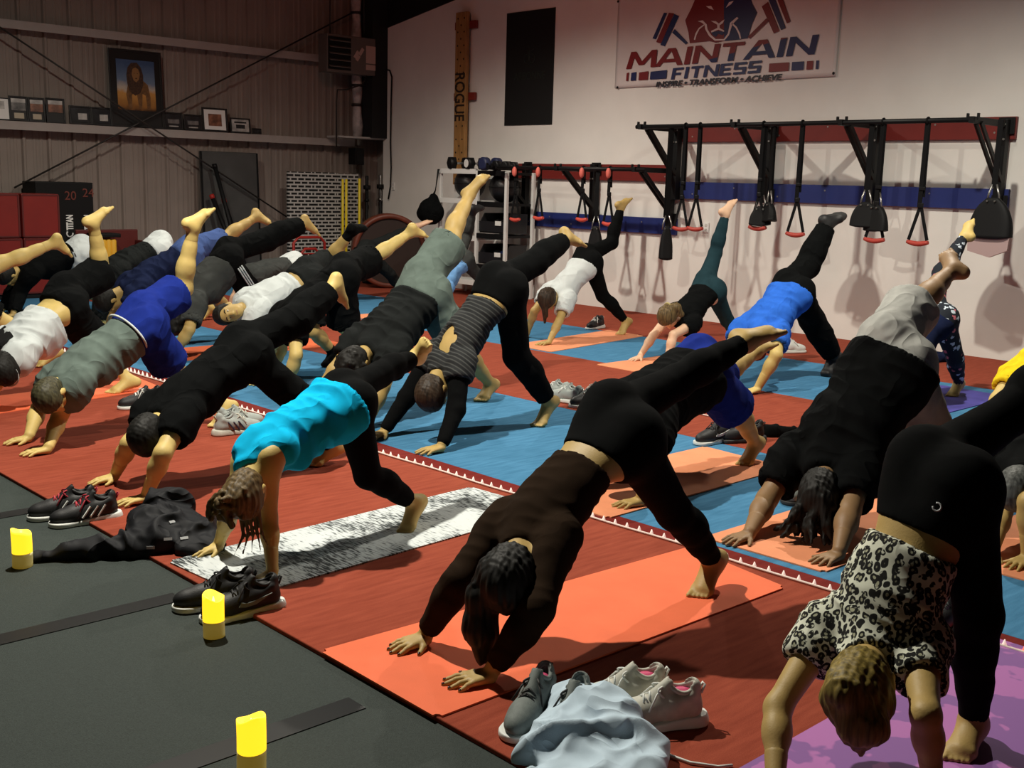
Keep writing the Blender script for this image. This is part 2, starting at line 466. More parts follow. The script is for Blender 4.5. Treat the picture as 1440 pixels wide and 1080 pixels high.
    fore = [Cap(p.a, p.b, p.ra, p.rb, p.k) for s in 'rl' for p in fa[s]]
    los = np.array([p.box()[0] for p in allp+fore]).min(0)-.06; his = np.array([p.box()[1] for p in allp+fore]).max(0)+.06
    G = Grid(los, his, h)
    VV, QQ, n0 = [], [], 0
    def push(V, Q):
        nonlocal n0
        if len(V): VV.append(V); QQ.append(Q+n0); n0 += len(V)
    F = add(G, G.field(), [core]+glut)
    legs = add(G, G.field(), thigh['r']+shin['r']); legs2 = add(G, G.field(), thigh['l']+shin['l'])
    F = smin(smin(F, legs, .05*k), legs2, .05*k)
    F = add(G, F, ua['r']+ua['l']+fore+neck)
    V, Q = nets(G, F); push(relax(V, Q, 1), Q)
    nails = []
    def patch(prims, hgrid, lo=None, hi=None, cut=None, it=1):
        bl = np.array([p.box()[0] for p in prims]).min(0)-.03; bh = np.array([p.box()[1] for p in prims]).max(0)+.03
        g = Grid(bl, bh, hgrid); Fp = add(g, g.field(), prims)
        if cut is not None: Fp = half(g, Fp, *cut)
        v, q_ = nets(g, Fp); push(relax(v, q_, it), q_)
    patch(neck+skull+feat, max(.0055, hh*1.2), it=1)
    for s in 'rl':
        W, T = J['w'+s], J['f'+s]
        if S.get('nohands'): break
        hp, nl = hand(W, T, s, k, None); nails += nl
        el = J['e'+s]
        patch([Cap(el+(W-el)*.62, W, (er_*1.0+(wr_-er_*1.0)*.46)*k*b+.0008, wr_*k+.0008, .02)]+hp, hh, it=1)
    for s in 'rl':
        if s in S.get('shoes', ''): continue
        fp, B, lat, tv, toes = foot(J['k'+s], J['a'+s], J['t'+s], r0, s == st, k)
        sg = 1 if s == 'l' else -1     # big toe on the inner side
        T = []
        for o, ln, ra in toes:
            o2 = -o*sg if False else o*sg*-1
            p0 = B+lat*o2*k; p1 = p0+tv*ln*.6*k; p2 = p0+tv*ln*k
            if s == st: p1[2] = .016*k; p2[2] = .012*k
            T += [Cap(p0, p1, .0165*k, ra*k, .012), Cap(p1, p2, ra*k, ra*.92*k, .003)]
        an, kn = J['a'+s], J['k'+s]
        patch([Cap(kn+(an-kn)*.8, an, (ar_+.004)*k*.98+.0008, ar_*k+.0008, .03)]+fp+T, max(.005, hh), it=1)
    V = np.concatenate(VV); Q = np.concatenate(QQ)
    body = link('person', np_mesh('person', V, Q), SKIN[S.get('skin', 0)], None, base)
    tag(body, lab, 'person')
    PEOPLE[key] = dict(o=body, base=base, J=J, at=at, hd=hd, c=c, f=f, rr=rr, a=a, d=d, r=r0, ph=ph, ps=ps, k=k, core=core)
    # ---- eyes
    if S.get('eyes'):
        mb = MB()
        for sg in (1, -1): mb.sphere(at(sg*.030, .0775, -.004), .0100*q, u=10, v=8)
        ey = mb.build('eyes', M_EYE, body)
        mb = MB()
        for sg in (1, -1): mb.sphere(at(sg*.030, .0835, -.004), .0062*q, u=8, v=6)
        mb.build('iris', M_BLACK, ey)
        mb = MB()
        for sg in (1, -1): mb.tube([at(sg*.014, .089, .020), at(sg*.032, .086, .026), at(sg*.048, .074, .018)], .0045*q, 6)
        mb.build('eyebrows', M_HAIRBLACK, body)
        mb = MB(); mb.tube([at(-.02, .094, -.071), at(0, .0985, -.071), at(.02, .094, -.071)], .003*q, 6); mb.build('lips', M_LIP, body)
    if S.get('nails'):
        for p, dd in nails:
            mb = MB(); y = U(np.cross([0, 0, 1.], dd)); Rm = Matrix([list(dd), list(y), [0, 0, 1]]).transposed()
            mb.sphere(p, .006, (1.25, .95, .5), 8, 6, rot=Rm); mb.build('fingernail', S['nails'], body)
    # ---- trousers / leggings / shorts
    lg = S['legs']; off = lg.get('off', .008); m = lg['mat']
    ws = lg.get('waist', .20)
    G2 = Grid(los-.03, his+.03, (.008, .010, .013)[near])
    cu = Loft(ph, ps, r0, r1, tab(sex, k*b, 1.), bul, .05*k)
    F = add(G2, G2.field(), [cu]+glut, off)
    P = G2.full(); wp = ph+a*ws*np.linalg.norm(ps-ph)
    F = np.maximum(F, (P[0]-wp[0])*a[0]+(P[1]-wp[1])*a[1]+(P[2]-wp[2])*a[2])
    LF = []
    for s in 'rl':
        kn, an, p = J['k'+s], J['a'+s], J['p'+s]
        L_ = lg['len'] if not isinstance(lg['len'], dict) else lg['len'][s]
        flare = lg.get('flare', 0.)
        if L_ <= 1.:       # shorts: length as part of the thigh
            nn = U(kn-p); pt = p+(kn-p)*L_
            pr = [Cap(p, kn, tr*k*b, (kr_+flare)*k*b, .05*k)]
            LF.append(limb(G2, pr, off, pt, nn))
        else:
            t = L_-1.; nn = U(an-kn); pt = kn+(an-kn)*t
            sw = lg.get('wide', 0.)
            pr = [Cap(p, kn, tr*k*b, (kr_+sw)*k*b, .05*k)]+[Cap(x.a, x.b, x.ra+sw*k, x.rb+sw*k, x.k) for x in shin[s]]
            if flare: pr[-1] = Cap(kn+(an-kn)*.5, an+(an-kn)*.1, pr[-1].ra, ar_*k+flare, .04)
            if t < .999:
                # cut only near the ankle: the thigh never reaches past the plane in front of the foot
                Fs = limb(G2, pr[1:], off, pt, nn, th=.012, depth=.03)
                Ft = add(G2, G2.field(), pr[:1], off)
                LF.append(smin(Fs, Ft, .03*k))
            else: LF.append(add(G2, G2.field(), pr, off))
    for Lf in LF: F = smin(F, Lf, .05*k)
    leg = garment(lg['name'], G2, F, m, body, seed=hash(key) % 97 if False else sum(map(ord, key)), amp=lg.get('amp', .002), fr=lg.get('fr', 40), rl=2)
    # waistband ring
    if lg.get('band'):
        mb = MB(); n = 40; pts = []
        L = np.linalg.norm(ps-ph)
        ring(mb, cu, lg.get('bandat', ws-.02), off+lg.get('bandoff', .010), lg.get('bandw', .012))
        mb.build('waistband', lg['band'], leg)
    # ---- shirt
    sh = S['shirt']
    if sh:
        offs = sh.get('off', .010); L = np.linalg.norm(ps-ph)
        st_ = Loft(ph, ps, r0, r1, tab(sex, k*b, 1., sh.get('drop', 0.), flare=sh.get('flare', 0.)), bul, .05*k)
        hem = ph+a*sh.get('hem', .2)*L
        pr = [st_]
        if sh.get('hem', .2) < .12: pr = [st_]+glut
        F = limb(G2, pr, offs, hem, -a, th=.018, depth=.07)
        # collar hugging the neck, cut square to it
        nv = U(hd-ps); nl = sh.get('collar', .115)*k
        col = add(G2, G2.field(), [Cap(ps-a*.03*k, ps+nv*(nl+.03), .092*k*b, .066*k, .03)], offs*.5)
        F = smin(F, col, .05*k)
        cp = ps+nv*nl
        P = G2.full()
        near_ = (P[0]-ps[0])*nv[0]+(P[1]-ps[1])*nv[1]+(P[2]-ps[2])*nv[2]
        rad_ = np.sqrt((P[0]-hd[0])**2+(P[1]-hd[1])**2+(P[2]-hd[2])**2)
        F = np.where(rad_ < .20*k, np.maximum(F, near_-nl), F)
        sl = sh.get('sleeve', .55); neckp = ps+a*(.05 if sl > 0 else .02)*k
        for s in 'rl':
            S_, E_, W_2 = J['s'+s], J['e'+s], J['w'+s]; so = sh.get('soff', offs)
            if sl <= 0:      # tank top: straps over the shoulders
                F = smin(F, add(G2, G2.field(), [Cap(S_-a*.10*k, S_-a*.02*k-r1*(.035*k if s == 'r' else -.035*k), .045*k, .048*k, .03)], offs), .04*k)
            elif sl <= 1.:
                X = limb(G2, [Cap(x.a, x.b, x.ra, x.rb+sh.get('sflare', .012), x.k) for x in ua[s]], so, S_+(E_-S_)*sl, U(E_-S_), depth=.05)
                F = smin(F, X, .04*k)
            else:
                X = add(G2, G2.field(), ua[s], so)
                Y = limb(G2, fa[s], so, E_+(W_2-E_)*(sl-1.), U(W_2-E_), depth=.03)
                F = smin(F, smin(X, Y, .03*k), .04*k)
        if sl <= 0:
            for s in 'rl': pass
        P = G2.full(); pl = (P[0]-neckp[0])*a[0]+(P[1]-neckp[1])*a[1]+(P[2]-neckp[2])*a[2]
        for cc, rad in sh.get('holes', []):
            cc = ph+a*cc[0]*L+d*cc[1]+r1*cc[2]
            F = np.maximum(F, -(np.sqrt((P[0]-cc[0])**2+(P[1]-cc[1])**2+(P[2]-cc[2])**2)-rad))
        g = garment(sh['name'], G2, F, sh['mat'], body, seed=sum(map(ord, key))+5, amp=1.55*sh.get('amp', .007), fr=sh.get('fr', 38), axis=a, loft=core, rl=1)
        PEOPLE[key]['shirt'] = g
    # ---- hair
    hr = S.get('hair')
    if hr:
        gh = .0055 if near == 0 else .008
        o = hr.get('off', .012)*q
        cap_ = [Ell(at(0, -.016, .026), np.array([.080, .100, .092])*q, R, .02), Ell(at(0, -.05, -.03), np.array([.068, .062, .075])*q, R, .03)]
        ext = [Cap(p[0], p[1], p[2], p[3], p[4] if len(p) > 4 else .015) for p in hr.get('extra', lambda A: [])(PEOPLE[key])]
        al = cap_+ext
        bl = np.array([p.box()[0] for p in al]).min(0)-.05; bh = np.array([p.box()[1] for p in al]).max(0)+.05
        g = Grid(bl, bh, gh); F = add(g, g.field(), cap_, o); P = g.full()
        rel = [P[i]-hd[i] for i in range(3)]; y = rel[0]*f[0]+rel[1]*f[1]+rel[2]*f[2]; z = rel[0]*c[0]+rel[1]*c[1]+rel[2]*c[2]
        F = np.maximum(F, (y-.048*q-.5*(z-.02*q))*.8)           # keep the face clear
        F = np.maximum(F, -(z+hr.get('nape', .085)*q))
        F = add(g, F, ext, 0)
        V, Q = nets(g, F); V = relax(V, Q, 1)
        stv = np.diag([1., 1., hr.get('zs', .12)]) if hr.get('hang', True) else None
        if stv is None: w = waves(V, 3, hr.get('fr', 120)); 
        else: w = waves(V, 3, hr.get('fr', 220), stv)
        V = V+vnormals(V, Q)*(hr.get('amp', .004)*w)[:, None]
        ho = link('hair', np_mesh('hair', V, Q), hr['mat'], body)
        if 'tie' in hr:
            mb = MB(); hr['tie'](PEOPLE[key], mb); mb.build('hair_tie', hr.get('tiemat', M_BLACK), ho)
    # ---- shoes / socks worn
    for s in S.get('shoes', ''):
        fp, B, lat, tv, toes = foot(J['k'+s], J['a'+s], J['t'+s], r0, s == st, k)
        T = [Cap(B+lat*o_*k, B+lat*o_*.7*k+tv*.05*k, .020*k, .015*k, .02) for o_ in (-.03, 0, .03)]
        an, kn = J['a'+s], J['k'+s]
        sm = S['shoemat']; oo = S.get('shoeoff', .012)
        pr = [Cap(kn+(an-kn)*S.get('shoetop', .86), an, (ar_+.002)*k, ar_*k, .03)]+fp+T
        bl = np.array([p.box()[0] for p in pr]).min(0)-.05; bh = np.array([p.box()[1] for p in pr]).max(0)+.05
        g = Grid(bl, bh, .007); F = add(g, g.field(), pr, oo)
        if s == st: P = g.full(); F = np.maximum(F, -(P[2]-.001)+0*P[0]+0*P[1])
        V, Q = nets(g, F)
        so = link(S.get('shoename', 'shoe'), np_mesh('shoe', relax(V, Q, 1), Q), sm, body)
        if S.get('shoesole'):
            sole = [Cap(p.a+U(J['a'+s]-J['k'+s])*.012, p.b+U(J['a'+s]-J['k'+s])*.012, p.ra*.8, p.rb*.9, p.k) for p in fp[1:2]+fp[3:]+T]
            F = add(g, g.field(), sole, .014); V, Q = nets(g, F); link('sole', np_mesh('sole', V, Q), S['shoesole'], so)
    if S.get('post'): S['post'](PEOPLE[key], body)
    return body
def ring(mb, loft, s, off, w, n=44, r=.004):
    """flat band around the torso at parameter s"""
    a = loft.a; L = loft.L; c0 = loft.P0+a*s*L; t = min(max(s, 0), 1)
    rr = loft.r0+(loft.r1-loft.r0)*t; dd = np.cross(loft.r0, a)*(1-t)+np.cross(loft.r1, a)*t
    T = loft.tab; wv = np.interp(s, T['s'], T['w'])+off; hd = np.interp(s, T['s'], T['hd'])+off; hv = np.interp(s, T['s'], T['hv'])+off
    pts = []
    for i in range(n):
        an = 2*math.pi*i/n; x = math.cos(an)*wv; y = math.sin(an); y *= hd if y > 0 else hv
        pts.append(tuple(c0+rr*x+dd*(y+loft.bulge*math.sin(math.pi*t))))
    mb.tube(pts, w, 8, closed=True)
# ------------------------------------------------------------------ palette
M_BLACK = mat('black_rubber', (.0055, .0055, .006, 1), .6, spec=.2)
M_STEEL = mat('black_steel', (.0045, .0045, .005, 1), .5, spec=.22)
M_EYE = mat('eye_white', (.75, .72, .66, 1), .3)
M_LIP = mat('lips', (.32, .12, .09, 1), .5)
M_HAIRBLACK = mat('hair_black', (.008, .0072, .006, 1), .6, var=.5, vscale=120, aniso=(1, 1, .1), spec=.2)
M_WHITE = mat('white_plastic', (.75, .75, .73, 1), .5)
def skin(name, c): return mat(name, c, .55, var=.10, vscale=9, bump=.08, bscale=180)
SKIN = [skin('skin_light', (.60, .445, .150, 1)), skin('skin_tan', (.44, .30, .10, 1)), skin('skin_brown', (.27, .16, .075, 1)), skin('skin_pink', (.72, .46, .30, 1))]
def fab(name, c, var=.12, rough=.95, bump=.25, fold=.7):
    m = mat('cloth_'+name, c, rough, var=var, vscale=14, bump=bump, bscale=500, spec=.05)
    return folds(m, fold)
def folds(m, fold):
    nt = m.node_tree; b = nt.nodes['Principled BSDF']; tc = nt.nodes.new('ShaderNodeTexCoord')
    n = nt.nodes.new('ShaderNodeTexNoise'); n.inputs['Scale'].default_value = 5.5; n.inputs['Detail'].default_value = .6; n.inputs['Distortion'].default_value = 1.0
    nt.links.new(tc.outputs['Object'], n.inputs['Vector'])
    r = nt.nodes.new('ShaderNodeMath'); r.operation = 'SUBTRACT'; r.inputs[1].default_value = .5; nt.links.new(n.outputs['Fac'], r.inputs[0])
    a = nt.nodes.new('ShaderNodeMath'); a.operation = 'ABSOLUTE'; nt.links.new(r.outputs[0], a.inputs[0])
    q = nt.nodes.new('ShaderNodeMath'); q.operation = 'POWER'; q.inputs[1].default_value = .8; nt.links.new(a.outputs[0], q.inputs[0])
    bp = nt.nodes.new('ShaderNodeBump'); bp.inputs['Strength'].default_value = fold; bp.inputs['Distance'].default_value = .035; bp.invert = True
    nt.links.new(q.outputs[0], bp.inputs['Height'])
    old = b.inputs['Normal'].links
    if old: nt.links.new(old[0].from_socket, bp.inputs['Normal'])
    nt.links.new(bp.outputs[0], b.inputs['Normal']); return m
F_BLACK = fab('black', (.0042, .0046, .0048, 1)); F_TIGHT = fab('black_stretch', (.0040, .0043, .0045, 1), fold=.08, bump=.1); F_CHAR = fab('charcoal', (.013, .0145, .0145, 1)); F_GREY = fab('grey', (.095, .115, .105, 1))
F_DGREY = fab('dark_grey', (.045, .048, .046, 1)); F_BROWN = fab('brown', (.020, .0115, .0065, 1), fold=.22); F_WHITE = fab('white', (.56, .60, .60, 1), .04)
F_CYAN = fab('cyan', (.006, .44, .76, 1), .06); F_NAVY = fab('navy', (.010, .015, .045, 1)); F_BLUE = fab('royal_blue', (.011, .024, .19, 1)); F_SKY = fab('bright_blue', (.030, .14, .62, 1))
F_TEAL = fab('teal', (.016, .040, .050, 1), fold=.1); F_DENIM = fab('denim', (.06, .10, .26, 1)); F_LBLUE = fab('light_blue', (.16, .34, .62, 1)); F_YELLOW = fab('yellow', (.85, .62, .02, 1))
F_GREYL = fab('light_grey', (.36, .36, .34, 1)); F_SAGE = fab('grey_green', (.115, .150, .132, 1)); F_PALE = fab('pale_blue', (.50, .62, .72, 1), .06, fold=.8)
def leopard(nt, co):
    mp = node(nt, 'ShaderNodeMapping'); mp.inputs['Scale'].default_value = (1, 1, .8); nt.links.new(co, mp.inputs[0])
    nz = node(nt, 'ShaderNodeTexNoise', Scale=22., Detail=2.); nt.links.new(mp.outputs[0], nz.inputs['Vector'])
    ad = node(nt, 'ShaderNodeMixRGB', blend_type='ADD'); ad.inputs[0].default_value = .030
    nt.links.new(mp.outputs[0], ad.inputs[1]); nt.links.new(nz.outputs['Color'], ad.inputs[2])
    v = node(nt, 'ShaderNodeTexVoronoi', Scale=50.); nt.links.new(ad.outputs[0], v.inputs['Vector'])
    n2 = node(nt, 'ShaderNodeTexNoise', Scale=70., Detail=1.); nt.links.new(co, n2.inputs['Vector'])
    sp = ramp(nt, v.outputs['Distance'], [(0, (0, 0, 0, 1)), (.20, (0, 0, 0, 1)), (.26, (1, 1, 1, 1)), (.56, (1, 1, 1, 1)), (.60, (0, 0, 0, 1))])
    gate = ramp(nt, n2.outputs['Fac'], [(.30, (0, 0, 0, 1)), (.38, (1, 1, 1, 1))])
    mu = node(nt, 'ShaderNodeMixRGB', blend_type='MULTIPLY'); mu.inputs[0].default_value = 1
    nt.links.new(sp, mu.inputs[1]); nt.links.new(gate, mu.inputs[2])
    base = ramp(nt, v.outputs['Distance'], [(.22, (.36, .36, .25, 1)), (.4, (.66, .68, .56, 1))])
    mx = node(nt, 'ShaderNodeMixRGB'); nt.links.new(mu.outputs[0], mx.inputs[0]); nt.links.new(base, mx.inputs[1]); mx.inputs[2].default_value = (.010, .010, .009, 1)
    return mx.outputs[0]
F_LEO = folds(ramp_mat('cloth_leopard', leopard, .95), .3)
def floral(nt, co):
    nz = node(nt, 'ShaderNodeTexNoise', Scale=30., Detail=2.); nt.links.new(co, nz.inputs['Vector'])
    ad = node(nt, 'ShaderNodeMixRGB', blend_type='ADD'); ad.inputs[0].default_value = .05
    nt.links.new(co, ad.inputs[1]); nt.links.new(nz.outputs['Color'], ad.inputs[2])
    v = node(nt, 'ShaderNodeTexVoronoi', Scale=17.); nt.links.new(ad.outputs[0], v.inputs['Vector'])
    fl = ramp(nt, v.outputs['Distance'], [(.27, (1, 1, 1, 1)), (.31, (0, 0, 0, 1))])
    col = ramp(nt, v.outputs['Color'], [(.3, (.55, .62, .70, 1)), (.62, (.55, .62, .70, 1)), (.63, (.60, .16, .20, 1))])
    mx = node(nt, 'ShaderNodeMixRGB'); nt.links.new(fl, mx.inputs[0]); mx.inputs[1].default_value = (.010, .014, .022, 1); nt.links.new(col, mx.inputs[2])
    return mx.outputs[0]
F_FLORAL = ramp_mat('cloth_floral', floral, .85)
def ribbed(nt, co):  # wrinkle shading of the ribbed top put into the colour as stripes
    at = node(nt, 'ShaderNodeAttribute', attribute_name='s')
    m = node(nt, 'ShaderNodeMath', operation='MULTIPLY'); m.inputs[1].default_value = 150.; nt.links.new(at.outputs['Fac'], m.inputs[0])
    s = node(nt, 'ShaderNodeMath', operation='SINE'); nt.links.new(m.outputs[0], s.inputs[0])
    return ramp(nt, s.outputs[0], [(.35, (.010, .011, .012, 1)), (.95, (.055, .058, .056, 1))])
F_RIB = ramp_mat('cloth_ribbed', ribbed, .8)
# ------------------------------------------------------------------ room shell
def carpet(name, c, c2):
    def b(nt, co):
        n = node(nt, 'ShaderNodeTexNoise', Scale=320., Detail=2.); nt.links.new(co, n.inputs['Vector'])
        mp = node(nt, 'ShaderNodeMapping'); mp.inputs['Scale'].default_value = (2., 14., 1); nt.links.new(co, mp.inputs[0])
        n2 = node(nt, 'ShaderNodeTexNoise', Scale=2.5, Detail=4.); nt.links.new(mp.outputs[0], n2.inputs['Vector'])
        a = node(nt, 'ShaderNodeMath', operation='ADD'); nt.links.new(n.outputs['Fac'], a.inputs[0]); nt.links.new(n2.outputs['Fac'], a.inputs[1])
        h = node(nt, 'ShaderNodeMath', operation='MULTIPLY'); h.inputs[1].default_value = .5; nt.links.new(a.outputs[0], h.inputs[0])
        return ramp(nt, h.outputs[0], [(.34, c2), (.66, c)])
    m = ramp_mat(name, b, .95); m.node_tree.nodes['Principled BSDF'].inputs['Specular IOR Level'].default_value = .1
    return m
RED_C = carpet('red_carpet', (.330, .072, .040, 1), (.205, .038, .021, 1)); BLUE_C = carpet('blue_carpet', (.080, .245, .420, 1), (.040, .145, .265, 1))
DKRED_C = carpet('dark_red_carpet', (.20, .026, .020, 1), (.13, .014, .012, 1))
RUB = mat('black_rubber_floor', (.031, .041, .037, 1), .8, var=.30, vscale=260, bump=.35, bscale=300, spec=.3)
mb = MB(); mb.box((3, 4, -.1175), (22, 26, .2)); tag(mb.build('floor', RUB), kind='structure')
def struct(name, mb, m): return tag(mb.build(name, m), kind='structure')
n = 0
for x0, x1, m, lb in ((2.06, 3.98, RED_C, 'red carpeted foam floor strip beside the black rubber floor'), (3.985, 4.10, DKRED_C, None), (4.10, 5.835, BLUE_C, 'blue carpeted foam floor strip beside the first light string'), (5.84, 7.675, RED_C, 'red carpeted foam floor strip crossed by the second light string'), (7.68, 9.395, BLUE_C, 'blue carpeted foam floor strip nearest the white wall'), (9.40, 11.2, RED_C, 'red carpeted foam floor strip running along the white wall')):
    mb = MB(); mb.box(((x0+x1)/2, 6.0, -.0088), (x1-x0, 19.0, .0176), bevel=.004)
    o = mb.build('floor_mat_strip', m); tag(o, kind='structure')
# tape over the rubber floor seams
TAPE = mat('black_tape', (.0035, .0035, .004, 1), .45, spec=.25)
for i, (y, yy) in enumerate(((5.42, 5.44), (3.93, 3.88), (2.74, 2.70))):
    mb = MB(); mb.box((-.7, y, -.0160), (5.3, .095, .003)); o = mb.build('floor_tape', TAPE)
    tag(o, ['black tape strip over the rubber floor seam farthest from the camera', 'black tape strip over the rubber floor seam by the black jacket', 'black tape strip over the rubber floor seam nearest the camera'][i], 'tape', 'tape strips on the black floor')
# white wall with the sloping roof line
WALL = mat('white_wall', (.735, .715, .675, 1), .85, var=.04, vscale=2.2, bump=.05, bscale=60)
ROOFD = mat('dark_steel', (.006, .006, .007, 1), .7)
mb = MB()
def zr(y): return 3.94+(15.0-y)*.165
mb.prism([(15.08, -.1), (15.08, zr(15.08)), (-7, zr(-7)), (-7, -.1)], (11.2, 0, 0), (0, 1, 0), (0, 0, 1), .15)
struct('wall_right', mb, WALL)
mb = MB(); mb.prism([(15.7, zr(15.7)), (15.7, zr(15.7)+.75), (-7, zr(-7)+.75), (-7, zr(-7)+.0)], (11.18, 0, 0), (0, 1, 0), (0, 0, 1), .2)
struct('trim_1', mb, ROOFD)
mb = MB(); mb.box((11.6, 15.4, 2.2), (.3, 2.0, 4.8)); struct('wall_corner', mb, mat('corner_wall', (.22, .20, .18, 1), .9))
# corrugated wall
CORR = mat('corrugated_steel', (.245, .20, .175, 1), .55, var=.07, vscale=3, spec=.35)
prof = []
x = -6.
while x < 11.5:
    for dx, dy in ((0, 0), (.085, 0), (.095, -.006), (.125, -.006), (.135, 0), (.17, 0), (.18, -.006), (.21, -.006), (.22, 0), (.27, 0), (.288, -.034), (.318, -.034), (.336, 0)): prof.append((x+dx, 15.62+dy))
    x += .336
bm = bmesh.new(); lo = [bm.verts.new((px, py, -.04)) for px, py in prof]; hi = [bm.verts.new((px, py, 5.4)) for px, py in prof]
for i in range(len(prof)-1): bm.faces.new((lo[i], lo[i+1], hi[i+1], hi[i]))
r = bmesh.ops.extrude_face_region(bm, geom=bm.faces[:])
for v in [g for g in r['geom'] if isinstance(g, bmesh.types.BMVert)]: v.co.y += .05
bmesh.ops.recalc_face_normals(bm, faces=bm.faces)
me = bpy.data.meshes.new('wall_left'); bm.to_mesh(me); bm.free(); tag(link('wall_left', me, CORR), kind='structure')
GIRT = mat('girt_steel', (.34, .30, .28, 1), .5, var=.06, vscale=5)
for i, z in enumerate((3.47, 2.21)):
    mb = MB(); x1 = 10.55 if i == 0 else 11.15
    mb.box((2.3+ (x1-11.15)/2, 15.50, z-.006), (x1+6.0, .19, .010)); mb.box((2.3+(x1-11.15)/2, 15.41, z-.05), (x1+6.0, .008, .10)); mb.box((2.3+(x1-11.15)/2, 15.42, z-.104), (x1+6.0, .028, .008))
    struct('trim_%d' % (2+i), mb, GIRT)
# ceiling
mb = MB(); mb.prism([(-7., 6.2), (15.7, 5.0), (15.7, 5.1), (-7., 6.3)], (-8, 0, 0), (0, 1, 0), (0, 0, 1), 19.5); struct('ceiling', mb, mat('roof_dark', (.03, .028, .028, 1), .9))
# ------------------------------------------------------------------ things on the corrugated wall
def on15(px, py, y=15.4): return on_y(px, py, y)
ROD = mat('brace_rod', (.022, .018, .016, 1), .5)
for i, (p, q) in enumerate((((-40, 12), (438, 328)), ((20, 264), (497, 17)))):
    P, Q = on15(*p, 15.34 if i else 15.26), on15(*q, 15.34 if i else 15.26)
    mb = MB(); mb.tube([P, Q], .012, 8); mb.sphere(P+(Q-P)*.36, .02)
    tag(mb.build('brace_rod', ROD), ['thin steel brace rod falling to the right across the corrugated wall', 'thin steel brace rod rising to the right across the corrugated wall'][i], 'brace rod', 'wall bracing rods')
FR_BLK = mat('frame_black', (.010, .009, .009, 1), .4); PLATE = mat('plate_cream', (.42, .36, .27, 1), .5); PAPER = mat('paper_white', (.72, .70, .68, 1), .6)
def picture(name, px0, py0, px1, py1, label, fm=FR_BLK, cat='picture frame', group='framed pictures on the wall shelf', fw=.02, lean=.10):
    y = 15.44
    A, B = on_y(px0, py1, y), on_y(px1, py0, y)
    w = abs(B[0]-A[0]); hgt = B[2]-2.215; cx = (A[0]+B[0])/2
    o = empty(name, (cx, y-.03, 2.216), 0, label, cat, group)
    Rt = Matrix.Rotation(-lean, 3, 'X')
    def loc(x, z, dy=0.): v = Rt @ Vector((x, dy, z)); return (v.x, v.y, v.z)
    mb = MB()
    for (x, z, a, b_) in ((-w/2+fw/2, hgt/2, fw, hgt), (w/2-fw/2, hgt/2, fw, hgt), (0, fw/2, w-2*fw, fw), (0, hgt-fw/2, w-2*fw, fw)): mb.box(loc(x, z), (a, .022, b_), Rt, .003)
    mb.build('frame', fm, o)
    mb = MB(); mb.box(loc(0, hgt/2, .006), (w-2*fw, .006, hgt-2*fw), Rt); bk = mb.build('backing', FR_BLK, o)
    def panel(nm, x0, x1, z0, z1, m, dy=-.001, depth=.003):
        mb = MB(); mb.box(loc((x0+x1)/2*w, (z0+z1)/2*hgt, dy), ((x1-x0)*w, depth, (z1-z0)*hgt), Rt); return mb.build(nm, m, o)
    return o, panel, loc, w, hgt, Rt
PHG = mat('photo_grey', (.14, .13, .125, 1), .3, var=.8, vscale=9); PHB = mat('photo_brown', (.20, .085, .05, 1), .3, var=.7, vscale=10); PHD = mat('photo_dark', (.02, .02, .022, 1), .25, var=.5, vscale=9)
PHW = mat('photo_pale', (.40, .38, .36, 1), .3, var=.5, vscale=8)
o, pn, *_ = picture('certificate', -22, 138, 12, 166, 'white certificate standing at the left end of the wall shelf', cat='certificate', fw=.012); pn('paper', -.47, .47, .04, .96, PAPER); pn('photo', -.2, .3, .5, .85, PHW, -.003)
for i, (x0, y0, x1, y1, pm, lb) in enumerate(((13, 136, 38, 168, PHG, 'tall black frame with grey photo above a cream plate, beside the white certificate'), (40, 138, 62, 169, PHB, 'tall black frame with a reddish photo above a cream plate'), (65, 139, 90, 170, PHB, 'tall black frame with a reddish photo and no cream plate'))):
    o, pn, *_ = picture('picture_frame', x0, y0, x1, y1, lb); pn('photo', -.38, .38, .42, .9, pm)
    pn('sky', -.38, .38, .74, .9, PHW, -.0025)
    if i < 2: pn('plate', -.26, .26, .10, .32, PLATE)
for i, (x0, y0, x1, y1, lb) in enumerate(((97, 150, 127, 172, 'low black landscape frame third from the lion poster on its left side'), (128, 152, 156, 173, 'low black landscape frame with pale shape touching the lion poster'))):
    o, pn, *_ = picture('picture_frame', x0, y0, x1, y1, lb if i else 'low black landscape frame between the tall frames and another low frame'); pn('photo', -.42, .42, .1, .9, PHD); pn('paler_patch', -.1, .3, .25, .6, PHW, -.0025)  # paler rectangle laid over the dark photo
# lion poster
o, pn, loc, w, hg, Rt = picture('lion_poster', 156, 74, 227, 178, 'large black framed poster of a lion standing on the wall shelf', cat='poster', group=None, fw=.028, lean=.06)
def sky(nt, co):
    s = node(nt, 'ShaderNodeSeparateXYZ'); nt.links.new(co, s.inputs[0])
    m = node(nt, 'ShaderNodeMapRange'); m.inputs['From Min'].default_value = .22; m.inputs['From Max'].default_value = .86; nt.links.new(s.outputs['Z'], m.inputs['Value'])
    nz = node(nt, 'ShaderNodeTexNoise', Scale=9., Detail=4.); nt.links.new(co, nz.inputs['Vector'])
    a = node(nt, 'ShaderNodeMath', operation='MULTIPLY_ADD'); a.inputs[1].default_value = .22; a.inputs[2].default_value = -.11; nt.links.new(nz.outputs['Fac'], a.inputs[0])
    b = node(nt, 'ShaderNodeMath', operation='ADD'); nt.links.new(a.outputs[0], b.inputs[0]); nt.links.new(m.outputs[0], b.inputs[1])
    return ramp(nt, b.outputs[0], [(0, (.05, .02, .01, 1)), (.12, (.30, .13, .03, 1)), (.38, (.55, .27, .07, 1)), (.46, (.50, .42, .34, 1)), (.62, (.14, .20, .30, 1)), (1, (.05, .09, .19, 1))])
